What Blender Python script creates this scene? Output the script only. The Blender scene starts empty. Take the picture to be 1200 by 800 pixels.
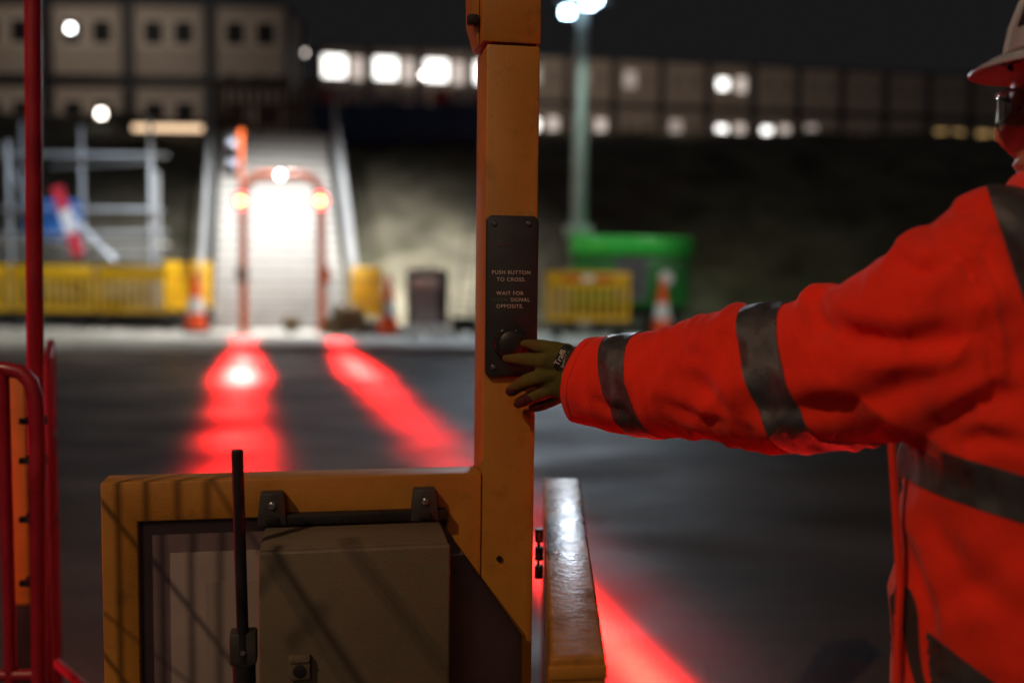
import bpy, bmesh, math, random
from mathutils import Vector, Matrix, noise
R = math.radians
random.seed(7)
C = bpy.context.scene.collection
S = bpy.context.scene

# ------------------------------------------------------------------ camera
CAM_H = 1.35
PITCH, ROLL, FPX = 4.41, 0.70, 1167.0
cd = bpy.data.cameras.new("camera"); cam = bpy.data.objects.new("camera", cd); C.objects.link(cam)
CAMR = Matrix.Rotation(R(90 - PITCH), 3, 'X') @ Matrix.Rotation(R(ROLL), 3, 'Z')
CAMP = Vector((0, 0, CAM_H))
cam.matrix_world = Matrix.Translation(CAMP) @ CAMR.to_4x4()
cd.sensor_width = 36; cd.lens = 36 * FPX / 1200
cd.clip_start = 0.05; cd.clip_end = 2000
cd.dof.use_dof = True; cd.dof.focus_distance = 1.60; cd.dof.aperture_fstop = 1.4
cd.dof.aperture_blades = 0
S.camera = cam

def ray(px, py):
    return (CAMR @ Vector(((px - 600) / FPX, -(py - 400) / FPX, -1))).normalized()
def at(px, py, Y):
    d = ray(px, py); return CAMP + d * (Y / d.y)
def at_z(px, py, z):
    d = ray(px, py); return CAMP + d * ((z - CAM_H) / d.z)
def at_plane(px, py, o, n):
    d = ray(px, py); return CAMP + d * ((o - CAMP).dot(n) / d.dot(n))

# ------------------------------------------------------------------ world and render settings
w = bpy.data.worlds.new("World"); S.world = w; w.use_nodes = True
nt = w.node_tree; nt.nodes.clear()
out = nt.nodes.new('ShaderNodeOutputWorld')
sky = nt.nodes.new('ShaderNodeTexSky'); sky.sky_type = 'NISHITA'; sky.sun_disc = False
sky.sun_elevation = R(-6); sky.sun_rotation = R(200)
b1 = nt.nodes.new('ShaderNodeBackground'); b1.inputs[1].default_value = 0.05
nt.links.new(sky.outputs[0], b1.inputs[0])
# night sky with added fill: dark ahead, made brighter behind the camera
tc = nt.nodes.new('ShaderNodeTexCoord'); sp = nt.nodes.new('ShaderNodeSeparateXYZ')
nt.links.new(tc.outputs['Generated'], sp.inputs[0])
mr = nt.nodes.new('ShaderNodeMapRange'); mr.inputs[1].default_value = 0.1; mr.inputs[2].default_value = -0.7
mr.inputs[3].default_value = 0.0; mr.inputs[4].default_value = 1.0
nt.links.new(sp.outputs[1], mr.inputs[0])
mx = nt.nodes.new('ShaderNodeMix'); mx.data_type = 'RGBA'
mx.inputs[6].default_value = (0.0090, 0.0088, 0.0094, 1); mx.inputs[7].default_value = (0.038, 0.034, 0.033, 1)
nt.links.new(mr.outputs[0], mx.inputs[0])
b2 = nt.nodes.new('ShaderNodeBackground'); b2.inputs[1].default_value = 1.0
nt.links.new(mx.outputs[2], b2.inputs[0])
ad = nt.nodes.new('ShaderNodeAddShader')
nt.links.new(b1.outputs[0], ad.inputs[0]); nt.links.new(b2.outputs[0], ad.inputs[1])
nt.links.new(ad.outputs[0], out.inputs[0])
S.view_settings.view_transform = 'Standard'; S.view_settings.look = 'None'
S.view_settings.exposure = 0; S.view_settings.gamma = 1; S.view_settings.use_curve_mapping = False
S.render.engine = 'CYCLES'
S.cycles.use_denoising = True
S.cycles.max_bounces = 6; S.cycles.diffuse_bounces = 3; S.cycles.glossy_bounces = 3
S.cycles.sample_clamp_indirect = 4.0
S.cycles.caustics_reflective = False; S.cycles.caustics_refractive = False

def lamp(name, kind, loc, power, color, target=None, radius=0.05, spot=None, blend=0.3):
    l = bpy.data.lights.new(name, kind); o = bpy.data.objects.new(name, l); C.objects.link(o)
    l.energy = power; l.color = color
    if kind != 'SUN': l.shadow_soft_size = radius
    o.location = loc
    if spot: l.spot_size = R(spot); l.spot_blend = blend
    if target is not None:
        o.rotation_euler = (Vector(target) - Vector(loc)).to_track_quat('-Z', 'Y').to_euler()
    return o

# moonlight (night: almost nothing)
mo = lamp("sun", 'SUN', (0, 0, 30), 0.006, (0.8, 0.88, 1.0), (8, 14, 0)); mo.data.angle = R(0.5)
# warm site floodlight on the compound side, behind and left of the photographer
KEY = Vector((-5.0, -5.2, 9.2))
lamp("warm_floodlight", 'SPOT', KEY, 1700, (1.0, 0.64, 0.38), (0.2, 1.5, 1.1), 0.045, 42, 0.5)
lamp("soft_fill_south", 'SPOT', (-1.0, -7.5, 6.0), 170, (1.0, 0.66, 0.46), (0.0, 1.6, .8), 1.2, 50, 0.6)  # added soft fill that thins the shadows, from no known lamp
# unseen spots added to light the cabins on the bank
lamp("cabin_fill_west", 'SPOT', (-15, 28.5, 10.5), 480, (1.0, 0.84, 0.70), (-14.5, 36, 8.4), 0.3, 125, 0.9)
lamp("cabin_fill_north", 'SPOT', (3, 41, 17), 2000, (1.0, 0.80, 0.65), (5, 58, 10.5), 0.3, 110, 0.9)

# ------------------------------------------------------------------ materials
MATS = {}
def mat(name, col, rough=0.5, metal=0.0, var=0.25, scale=8.0, bump=0.0, bscale=60.0, col2=None, spec=0.5,
        rvar=0.15, dirt=None, dirt_amt=0.4, stretch=(1, 1, 1), sheen=0, alpha=None):
    if name in MATS: return MATS[name]
    m = bpy.data.materials.new(name); m.use_nodes = True
    t = m.node_tree; p = t.nodes['Principled BSDF']
    tc = t.nodes.new('ShaderNodeTexCoord'); mp = t.nodes.new('ShaderNodeMapping'); mp.inputs['Scale'].default_value = stretch
    t.links.new(tc.outputs['Object'], mp.inputs[0])
    n = t.nodes.new('ShaderNodeTexNoise'); n.inputs['Scale'].default_value = scale; n.inputs['Detail'].default_value = 6
    n.inputs['Roughness'].default_value = 0.6
    t.links.new(mp.outputs[0], n.inputs['Vector'])
    c1 = tuple(max(0, c * (1 - var)) for c in col) + (1,)
    c2 = (tuple(min(1, c * (1 + var)) for c in col) if col2 is None else tuple(col2)) + (1,)
    rp = t.nodes.new('ShaderNodeValToRGB'); rp.color_ramp.elements[0].position = 0.32; rp.color_ramp.elements[1].position = 0.68
    rp.color_ramp.elements[0].color = c1; rp.color_ramp.elements[1].color = c2
    t.links.new(n.outputs[0], rp.inputs[0]); last = rp.outputs[0]
    if dirt is not None:
        n2 = t.nodes.new('ShaderNodeTexNoise'); n2.inputs['Scale'].default_value = scale * 2.7; n2.inputs['Detail'].default_value = 9
        n2.inputs['Roughness'].default_value = 0.72; t.links.new(mp.outputs[0], n2.inputs['Vector'])
        r2 = t.nodes.new('ShaderNodeMapRange'); r2.inputs[1].default_value = 0.54; r2.inputs[2].default_value = 0.72
        r2.inputs[4].default_value = dirt_amt; t.links.new(n2.outputs[0], r2.inputs[0])
        m2 = t.nodes.new('ShaderNodeMix'); m2.data_type = 'RGBA'; t.links.new(r2.outputs[0], m2.inputs[0])
        t.links.new(last, m2.inputs[6]); m2.inputs[7].default_value = tuple(dirt) + (1,); last = m2.outputs[2]
    t.links.new(last, p.inputs['Base Color'])
    rr = t.nodes.new('ShaderNodeMapRange'); rr.inputs[3].default_value = max(.03, rough - rvar); rr.inputs[4].default_value = min(1, rough + rvar)
    rr.inputs[1].default_value = 0.3; rr.inputs[2].default_value = 0.7
    t.links.new(n.outputs[0], rr.inputs[0]); t.links.new(rr.outputs[0], p.inputs['Roughness'])
    p.inputs['Metallic'].default_value = metal; p.inputs['Specular IOR Level'].default_value = spec
    if sheen: p.inputs['Sheen Weight'].default_value = sheen
    if bump:
        nb = t.nodes.new('ShaderNodeTexNoise'); nb.inputs['Scale'].default_value = bscale; nb.inputs['Detail'].default_value = 4
        t.links.new(mp.outputs[0], nb.inputs['Vector'])
        bp = t.nodes.new('ShaderNodeBump'); bp.inputs['Strength'].default_value = bump; bp.inputs['Distance'].default_value = 0.01
        t.links.new(nb.outputs[0], bp.inputs['Height']); t.links.new(bp.outputs[0], p.inputs['Normal'])
    MATS[name] = m; return m
def emit(name, col, strength):
    if name in MATS: return MATS[name]
    m = bpy.data.materials.new(name); m.use_nodes = True; t = m.node_tree; t.nodes.clear()
    o = t.nodes.new('ShaderNodeOutputMaterial'); e = t.nodes.new('ShaderNodeEmission')
    e.inputs[0].default_value = tuple(col) + (1,); e.inputs[1].default_value = strength
    t.links.new(e.outputs[0], o.inputs[0]); MATS[name] = m; return m

M_YEL = mat('worn_yellow_paint', (0.39, 0.17, 0.022), 0.5, var=0.14, scale=7, bump=0.10, bscale=260, dirt=(0.12, 0.055, 0.02), dirt_amt=0.6, rvar=.08)
M_YELT = mat('weathered_yellow_top', (0.34, 0.15, 0.03), 0.29, var=0.25, scale=14, bump=0.09, bscale=70, dirt=(0.10, 0.07, 0.05), dirt_amt=0.8, rvar=.09)
M_BLK = mat('black_plastic', (0.013, 0.013, 0.014), 0.55, spec=.3, var=0.2, scale=20, bump=0.03, bscale=300)
M_PLATE = mat('black_anodised_plate', (0.022, 0.022, 0.024), 0.38, var=0.12, scale=30, rvar=.06)
M_DGREY = mat('dark_grey_steel', (0.05, 0.048, 0.05), 0.5, 0.3, scale=25)
M_STEEL = mat('bright_screw_steel', (0.62, 0.6, 0.58), 0.25, 1.0, var=.15, scale=60)
M_BOX = mat('grey_cabinet_paint', (0.125, 0.100, 0.066), 0.55, var=0.08, scale=6, bump=0.15, bscale=420, dirt=(0.07, 0.058, 0.04), dirt_amt=0.35, rvar=.06)
M_BACK = mat('pale_inner_panel', (0.25, 0.205, 0.19), 0.6, var=0.15, scale=5, dirt=(0.1, .08, .07), dirt_amt=.3)
M_INN = mat('dark_inner_lining', (0.15, 0.105, 0.115), 0.6, var=.2, scale=5)
M_TXT = mat('pale_lettering', (0.62, 0.52, 0.46), 0.6, var=.05)
M_TXTG = mat('green_lettering', (0.08, 0.13, 0.05), 0.6, var=.05)
M_TXTD = mat('faint_lettering', (0.10, 0.095, 0.09), 0.6, var=.05)
M_RED = mat('red_lit_steel', (0.30, 0.008, 0.024), 0.4, var=.2, scale=9, dirt=(0.2, .01, .012), dirt_amt=.4)  # red lamp light put into the base colour of these tubes
M_ORG = mat('hi_vis_orange_fabric', (0.78, 0.028, 0.010), 0.85, var=.12, scale=7, dirt=(.34, .022, .012), dirt_amt=.35, bump=0.3, bscale=330, spec=.15, sheen=.12, rvar=.05)

M_TAPE = mat('grey_reflective_tape', (0.070, 0.070, 0.080), 0.38, 0.4, var=.22, scale=40, bump=.3, bscale=480)
M_SKIN = mat('skin', (0.36, 0.17, 0.115), 0.5, var=.1, scale=14, bump=.06, bscale=220, spec=.4)
M_HAIR = mat('dark_hair', (0.03, 0.02, 0.015), 0.6)
M_HELM = mat('white_helmet_shell', (0.36, 0.41, 0.47), 0.25, var=.05, scale=9, dirt=(.3, .25, .22), dirt_amt=.25)
M_VENT = mat('black_helmet_vent', (0.02, 0.02, 0.02), 0.5)
M_GLV = mat('olive_knit_glove', (0.105, 0.090, 0.022), 0.85, var=.14, scale=60, bump=.45, bscale=900, spec=.2)
M_GLVB = mat('black_glove_coating', (0.009, 0.009, 0.009), 0.6, var=.2, scale=60, bump=.25, bscale=500)
M_DKFAB = mat('dark_lining_fabric', (0.03, 0.02, 0.022), 0.85)
M_GALV = mat('galvanised_steel', (0.52, 0.55, 0.58), 0.42, 0.6, var=.2, scale=12)
M_CONC = mat('pale_concrete', (0.58, 0.57, 0.52), 0.75, var=.18, scale=2.2, bump=.2, bscale=40, dirt=(.2, .19, .17), dirt_amt=.5)
M_STEP = mat('pale_stair_board', (0.62, 0.61, 0.58), 0.6, var=.1, scale=3, dirt=(.35, .33, .3), dirt_amt=.4)
M_YBAR = mat('yellow_barrier_plastic', (0.74, 0.42, 0.006), 0.4, var=.12, scale=5, dirt=(.3, .2, .05), dirt_amt=.3)
M_RUB = mat('black_rubber', (0.02, 0.019, 0.018), 0.7)
M_CONE = mat('orange_red_cone_plastic', (0.80, 0.085, 0.015), 0.42, var=.12)
M_WHT = mat('white_reflective_sleeve', (0.70, 0.70, 0.70), 0.45, var=.08, dirt=(.4, .38, .36), dirt_amt=.4)
M_GRN = mat('green_machine_paint', (0.018, 0.17, 0.028), 0.4, var=.12, scale=4, dirt=(.03, .12, .03), dirt_amt=.3)
M_MAST = mat('pale_mast_steel', (0.50, 0.56, 0.50), 0.45, 0.1, var=.15, scale=3)
M_CAB = mat('cream_cabin_cladding', (0.44, 0.37, 0.31), 0.6, var=.08, scale=1.2, dirt=(.3, .25, .21), dirt_amt=.3, stretch=(1, 1, .25))
M_CFR = mat('dark_cabin_frame', (0.035, 0.035, 0.04), 0.5)
M_WFR = mat('pale_window_frame', (0.62, 0.54, 0.46), 0.5, var=.05)
M_BLIND = mat('closed_window_blind', (0.33, 0.28, 0.24), 0.6, var=.06)
M_GLS = mat('dark_window_glass', (0.02, 0.02, 0.021), 0.5, spec=.1, var=.1, rvar=.02)
M_TIM = mat('brown_timber', (0.22, 0.12, 0.075), 0.7, var=.3, scale=3, stretch=(6, 6, .5))
M_BLUE = mat('blue_painted_steel', (0.01, 0.045, 0.13), 0.5, var=.2, scale=3)
M_PINK = mat('white_woven_sack', (0.5, 0.44, 0.44), 0.8, var=.2)
M_REDS = mat('red_woven_sack', (0.4, 0.06, 0.08), 0.8, var=.2)
M_ORP = mat('orange_gate_paint', (0.64, 0.11, 0.016), 0.45, var=.15)
M_GREYB = mat('grey_sign_face', (0.24, 0.215, 0.225), 0.6, var=.15)
M_EARTH = mat('brown_sandbag', (0.11, 0.08, 0.04), 0.9, var=.3, bump=.3)
M_ROPE = mat('fence_wire', (0.30, 0.30, 0.30), 0.5, 0.5)

# ------------------------------------------------------------------ mesh helpers
class MB:
    def __init__(s): s.v = []; s.f = []; s.mi = []
    def add(s, vs, fs, mi=0):
        k = len(s.v); s.v += [Vector(v) for v in vs]; s.f += [tuple(i + k for i in f) for f in fs]; s.mi += [mi] * len(fs); return s
    def box(s, c, d, rz=0, M=None, mi=0):
        hx, hy, hz = d[0] / 2, d[1] / 2, d[2] / 2; c = Vector(c)
        q = Matrix.Rotation(rz, 3, 'Z') if M is None else M
        vs = [c + q @ Vector((x * hx, y * hy, z * hz)) for z in (-1, 1) for y in (-1, 1) for x in (-1, 1)]
        return s.add(vs, [(0, 2, 3, 1), (4, 5, 7, 6), (0, 1, 5, 4), (2, 6, 7, 3), (0, 4, 6, 2), (1, 3, 7, 5)], mi)
    def tube(s, pts, r, n=12, cap=True, mi=0):
        pts = [Vector(p) for p in pts]; rs = r if isinstance(r, (list, tuple)) else [r] * len(pts)
        rings = []; up = None
        for i, p in enumerate(pts):
            a = pts[max(0, i - 1)]; b = pts[min(len(pts) - 1, i + 1)]; t = (b - a).normalized()
            if up is None: up = Vector((0, 0, 1)) if abs(t.z) < .9 else Vector((1, 0, 0))
            x = t.cross(up).normalized(); y = x.cross(t).normalized(); up = y
            rings.append([p + (x * math.cos(2 * math.pi * k / n) + y * math.sin(2 * math.pi * k / n)) * rs[i] for k in range(n)])
        vs = [v for g in rings for v in g]; fs = []
        for i in range(len(pts) - 1):
            for k in range(n):
                a, b = i * n + k, i * n + (k + 1) % n
                fs.append((a, a + n, b + n, b))
        if cap: fs += [tuple(range(n)), tuple(reversed(range((len(pts) - 1) * n, len(pts) * n)))]
        return s.add(vs, fs, mi)
    def rings(s, rings, cap=True, mi=0):
        n = len(rings[0]); vs = [v for g in rings for v in g]; fs = []
        for i in range(len(rings) - 1):
            for k in range(n):
                a, b = i * n + k, i * n + (k + 1) % n
                fs.append((a, b, b + n, a + n))
        if cap: fs += [tuple(reversed(range(n))), tuple(range((len(rings) - 1) * n, len(rings) * n))]
        return s.add(vs, fs, mi)
    def lathe(s, prof, c=(0, 0, 0), n=24, axis=(0, 0, 1), mi=0):
        q = Vector((0, 0, 1)).rotation_difference(Vector(axis)).to_matrix(); c = Vector(c)
        rg = [[c + q @ Vector((r * math.cos(2 * math.pi * k / n), r * math.sin(2 * math.pi * k / n), z)) for k in range(n)] for r, z in prof]
        return s.rings(rg, True, mi)
    def prism(s, poly, o, ax, ay, h, mi=0):
        """polygon (2D) in the plane o + x*ax + y*ay, extruded by vector h"""
        o, ax, ay, h = Vector(o), Vector(ax), Vector(ay), Vector(h); n = len(poly)
        a = [o + ax * x + ay * y for x, y in poly]; b = [p + h for p in a]
        return s.add(a + b, [tuple(range(n)), tuple(reversed(range(n, 2 * n)))] + [(k, n + k, n + (k + 1) % n, (k + 1) % n) for k in range(n)], mi)
    def ball(s, c, r, n=12, sc=(1, 1, 1), mi=0):
        prof = [(max(1e-4, r * math.sin(math.pi * i / n)), -r * math.cos(math.pi * i / n)) for i in range(n + 1)]
        k = len(s.v); s.lathe(prof, (0, 0, 0), 2 * n, mi=mi)
        for i in range(k, len(s.v)):
            v = s.v[i]; s.v[i] = Vector(c) + Vector((v.x * sc[0], v.y * sc[1], v.z * sc[2]))
        return s
    def build(s, name, mats, parent=None, bevel=0.0, smooth=None, world=False, seg=2):
        me = bpy.data.meshes.new(name)
        vs = s.v
        if parent is not None and world:
            r = parent
            while r.parent: r = r.parent
            inv = (Matrix.Translation(r.location) @ r.rotation_euler.to_matrix().to_4x4()).inverted()
            vs = [inv @ v for v in vs]
        me.from_pydata([tuple(v) for v in vs], [], s.f)
        if not isinstance(mats, (list, tuple)): mats = [mats]
        for m in mats: me.materials.append(m)
        for p, i in zip(me.polygons, s.mi): p.material_index = i
        bm = bmesh.new(); bm.from_mesh(me); bmesh.ops.recalc_face_normals(bm, faces=bm.faces[:])
        if bevel:
            es = [e for e in bm.edges if len(e.link_faces) == 2 and e.calc_face_angle(0) > R(30)]
            bmesh.ops.bevel(bm, geom=es, offset=bevel, segments=seg, affect='EDGES', profile=.5, clamp_overlap=True)
        bm.to_mesh(me); bm.free(); me.update()
        if smooth is None: smooth = True
        if smooth:
            me.shade_smooth()
            me.set_sharp_from_angle(angle=R(38))
        o = bpy.data.objects.new(name, me); C.objects.link(o)
        if parent is not None: o.parent = parent
        return o

def tag(o, label=None, cat=None, group=None, kind=None):
    if label: o['label'] = label
    if cat: o['category'] = cat
    if group: o['group'] = group
    if kind: o['kind'] = kind
    return o
def thing(name, label, cat, loc=(0, 0, 0), rz=0, group=None):
    o = bpy.data.objects.new(name, None); C.objects.link(o); o.location = loc; o.rotation_euler = (0, 0, rz)
    o.empty_display_size = .1
    return tag(o, label, cat, group)
def copy_tree(o, parent=None):
    c = o.copy(); C.objects.link(c); c.parent = parent
    for ch in list(o.children): copy_tree(ch, c)
    return c
def place(proto, state, loc, rz, label, group=None):
    """the first time moves the prototype itself, then copies it"""
    r = proto if not state else copy_tree(proto)
    state.append(r); r.location = loc; r.rotation_euler = (0, 0, rz); r['label'] = label
    if group: r['group'] = group
    return r
def evaluated_mesh(mb, voxel, smooth_iter=0):
    """union of the shapes in mb by voxel remeshing -> bmesh"""
    me = bpy.data.meshes.new('tmp'); me.from_pydata([tuple(v) for v in mb.v], [], mb.f)
    bm = bmesh.new(); bm.from_mesh(me); bmesh.ops.recalc_face_normals(bm, faces=bm.faces[:]); bm.to_mesh(me); bm.free()
    o = bpy.data.objects.new('tmp', me); C.objects.link(o)
    md = o.modifiers.new('r', 'REMESH'); md.mode = 'VOXEL'; md.voxel_size = voxel
    if smooth_iter:
        sm = o.modifiers.new('s', 'SMOOTH'); sm.iterations = smooth_iter; sm.factor = .5
    dg = bpy.context.evaluated_depsgraph_get(); ev = o.evaluated_get(dg)
    bm = bmesh.new(); bm.from_mesh(ev.to_mesh()); ev.to_mesh_clear()
    bpy.data.objects.remove(o); bpy.data.meshes.remove(me)
    return bm
def from_bm(name, bm, mats, parent, sharp=None):
    me = bpy.data.meshes.new(name)
    if parent is not None:
        r = parent
        while r.parent: r = r.parent
        inv = (Matrix.Translation(r.location) @ r.rotation_euler.to_matrix().to_4x4()).inverted()
        for v in bm.verts: v.co = inv @ v.co
    bm.to_mesh(me); bm.free()
    for m in (mats if isinstance(mats, (list, tuple)) else [mats]): me.materials.append(m)
    me.shade_smooth()
    if sharp: me.set_sharp_from_angle(angle=R(sharp))
    o = bpy.data.objects.new(name, me); C.objects.link(o); o.parent = parent
    return o
def text_obj(name, body, size, m, parent, M, align='CENTER', extrude=0.0003, spacing=1.0):
    cu = bpy.data.curves.new(name, 'FONT'); cu.body = body; cu.size = size; cu.align_x = align; cu.extrude = extrude
    cu.space_character = spacing
    o = bpy.data.objects.new('tmp', cu); C.objects.link(o)
    dg = bpy.context.evaluated_depsgraph_get()
    me = bpy.data.meshes.new_from_object(o.evaluated_get(dg)); bpy.data.objects.remove(o); bpy.data.curves.remove(cu)
    me.transform(M); me.materials.clear(); me.materials.append(m); me.name = name
    t = bpy.data.objects.new(name, me); C.objects.link(t); t.parent = parent
    return t
def rrect(x0, y0, x1, y1, r, n=6):
    p = []
    for cx, cy, a in ((x1 - r, y1 - r, 0), (x0 + r, y1 - r, 90), (x0 + r, y0 + r, 180), (x1 - r, y0 + r, 270)):
        p += [(cx + r * math.cos(R(a + 90 * k / n)), cy + r * math.sin(R(a + 90 * k / n))) for k in range(n + 1)]
    return p

# ================================================================== SETTING
def sstep(a, b, x):
    t = max(0.0, min(1.0, (x - a) / (b - a))); return t * t * (3 - 2 * t)

# ---- ground: damp dark tarmac
def ground_material():
    m = bpy.data.materials.new('damp_tarmac'); m.use_nodes = True; t = m.node_tree; p = t.nodes['Principled BSDF']
    tc = t.nodes.new('ShaderNodeTexCoord')
    def nz(sc, det=6, st=(1, 1, 1)):
        mp = t.nodes.new('ShaderNodeMapping'); mp.inputs['Scale'].default_value = st; t.links.new(tc.outputs['Object'], mp.inputs[0])
        n = t.nodes.new('ShaderNodeTexNoise'); n.inputs['Scale'].default_value = sc; n.inputs['Detail'].default_value = det
        t.links.new(mp.outputs[0], n.inputs['Vector']); return n.outputs[0]
    a = nz(.9, 9, (.55, 1.0, 1)); b = nz(26, 6)
    rp = t.nodes.new('ShaderNodeValToRGB'); e = rp.color_ramp.elements
    e[0].position = .36; e[0].color = (.040, .037, .036, 1); e[1].position = .66; e[1].color = (.088, .081, .078, 1)
    t.links.new(a, rp.inputs[0])
    mx = t.nodes.new('ShaderNodeMix'); mx.data_type = 'RGBA'; mx.blend_type = 'MULTIPLY'; mx.inputs[0].default_value = .6
    t.links.new(rp.outputs[0], mx.inputs[6])
    r2 = t.nodes.new('ShaderNodeValToRGB'); r2.color_ramp.elements[0].color = (.45, .45, .45, 1); r2.color_ramp.elements[1].color = (1.4, 1.4, 1.4, 1)
    t.links.new(b, r2.inputs[0]); t.links.new(r2.outputs[0], mx.inputs[7]); t.links.new(mx.outputs[2], p.inputs['Base Color'])
    rr = t.nodes.new('ShaderNodeMapRange'); rr.inputs[1].default_value = .35; rr.inputs[2].default_value = .65
    rr.inputs[3].default_value = .34; rr.inputs[4].default_value = .68; p.inputs['Specular IOR Level'].default_value = .4
    t.links.new(nz(1.1, 8, (.6, 1.1, 1)), rr.inputs[0]); t.links.new(rr.outputs[0], p.inputs['Roughness'])
    bp = t.nodes.new('ShaderNodeBump'); bp.inputs['Strength'].default_value = .45; bp.inputs['Distance'].default_value = .012
    t.links.new(nz(55, 4), bp.inputs['Height']); t.links.new(bp.outputs[0], p.inputs['Normal'])
    return m
g = MB(); g.add([(-600, -80, 0), (600, -80, 0), (600, 900, 0), (-600, 900, 0)], [(0, 1, 2, 3)])
tag(g.build('ground', ground_material(), smooth=False), kind='structure')

# ---- footpath in front of the stairs
fp = MB(); fp.box((-2, 16.7, .045), (90, 3.3, .13))
tag(fp.build('footpath', M_CONC, bevel=.015), kind='structure')

# ---- embankment
def hz(x, y):
    z = -0.06 + 4.55 * sstep(18.7, 27.4, y) * 1.0
    right = sstep(-9, -5, x)
    back = right * (sstep(29, 54, y) * 3.75) + (1 - right) * sstep(26.5, 31, y) * 1.25 * (1 - .45 * sstep(31, 34, y))
    z += back
    amp = sstep(19, 21, y)
    z += amp * .28 * (noise.noise(Vector((x * .45, y * .45, 3))) + .5 * noise.noise(Vector((x * 1.3, y * 1.3, 9))))
    return z
em = MB(); nx, ny = 150, 70
xs = [-60 + 130 * i / nx for i in range(nx + 1)]
ys = [18.6 + (y ** 1.5) * 110 for y in [j / ny for j in range(ny + 1)]]
vs = [(x, y, hz(x, y)) for y in ys for x in xs]
em.add(vs, [(j * (nx + 1) + i, j * (nx + 1) + i + 1, (j + 1) * (nx + 1) + i + 1, (j + 1) * (nx + 1) + i) for j in range(ny) for i in range(nx)])
M_HILL = mat('rough_grassy_bank', (0.145, 0.132, 0.10), 0.95, var=.5, scale=.9, bump=.8, bscale=7, dirt=(.05, .07, .02), dirt_amt=.8, spec=.1)
tag(em.build('embankment', M_HILL), kind='structure')

# crossing axis (from the near gate to the stairs)
AX = Vector((-0.2475, 0.969, 0)); AXN = Vector((0.969, 0.2475, 0)); AXYAW = math.atan2(0.2475, 0.969)

# ================================================================== FAR THINGS
# ---- stairs up the bank
st0 = at_z(331, 398, 0.11); st0.y = 18.3
st0.x = at(329, 398, 18.3).x
stairs = thing('site_staircase', 'pale floodlit staircase with galvanised handrails climbing the bank behind the orange gate', 'staircase', (st0.x, 18.3, 0), AXYAW)
W, NS, RISE, RUN = 2.42, 22, .2, .275
sm = MB(); rm = MB()
for i in range(NS):
    sm.box((0, i * RUN + RUN / 2, (i + 1) * RISE - .025), (W, RUN + .03, .05))
    rm.box((0, i * RUN + .02, (i + .5) * RISE - .02), (W - .02, .03, RISE - .012))
sm.build('treads', M_STEP, stairs); rm.build('risers', mat('grey_riser_board', (.40, .39, .38), .7, var=.12), stairs)
for sx in (-1, 1):
    q = MB(); x = sx * (W / 2 + .2)
    q.prism([(0, 0), (0.3, 0), (NS * RUN + .3, NS * RISE), (NS * RUN + .3, NS * RISE + .05), (NS * RUN, NS * RISE + .08), (0, .14)], (x - .03, 0, 0), (0, 1, 0), (0, 0, 1), (.06, 0, 0))
    q.build('stringer', M_GALV, stairs)
    h = MB(); slope = Vector((0, NS * RUN, NS * RISE))
    for hh in (.55, 1.1):
        h.tube([Vector((x, .1, .15 + hh)), Vector((x, .1, .15 + hh)) + slope], .020, 8)
    h.build('handrail', M_GALV, stairs)
    for k in range(0, NS + 1):
        b = MB(); y, z = .1 + k * RUN, .15 + k * RISE
        b.tube([(x, y, z - .1), (x, y, z + 1.1)], .022, 8); b.build('baluster', M_GALV, stairs)
ld = MB(); ld.box((0, NS * RUN + 1.3, NS * RISE - .06), (W + .2, 2.6, .1)); ld.build('landing', M_STEP, stairs)
for sx in (-1, 1):
    for yy in (NS * RUN + .2, NS * RUN + 2.4):
        q = MB(); q.box((sx * 1.25, yy, NS * RISE / 2 - .05), (.1, .1, NS * RISE - .12)); q.build('support_post', M_GALV, stairs)

# ---- timber hoarding at the stair head
hd = at(314, 170, 28.3)
hoard = thing('timber_hoarding', 'brown slatted timber hoarding at the head of the pale staircase', 'hoarding', (hd.x, 28.3, 4.3), AXYAW * .3)
q = MB()
for k in range(13): q.box((-1.5 + k * .25, 0, .9 + .1 * (k % 3)), (.17, .03, 1.9 + .2 * (k % 3)))
q.build('slat_panel', M_TIM, hoard)
for z in (.35, 1.4):
    q = MB(); q.box((0, .05, z), (3.2, .06, .1)); q.build('rail', M_TIM, hoard)
for k in range(3):
    q = MB(); q.box((-1.55 + k * 1.55, .13, .9), (.1, .1, 2.2)); q.build('post', M_TIM, hoard)

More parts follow.
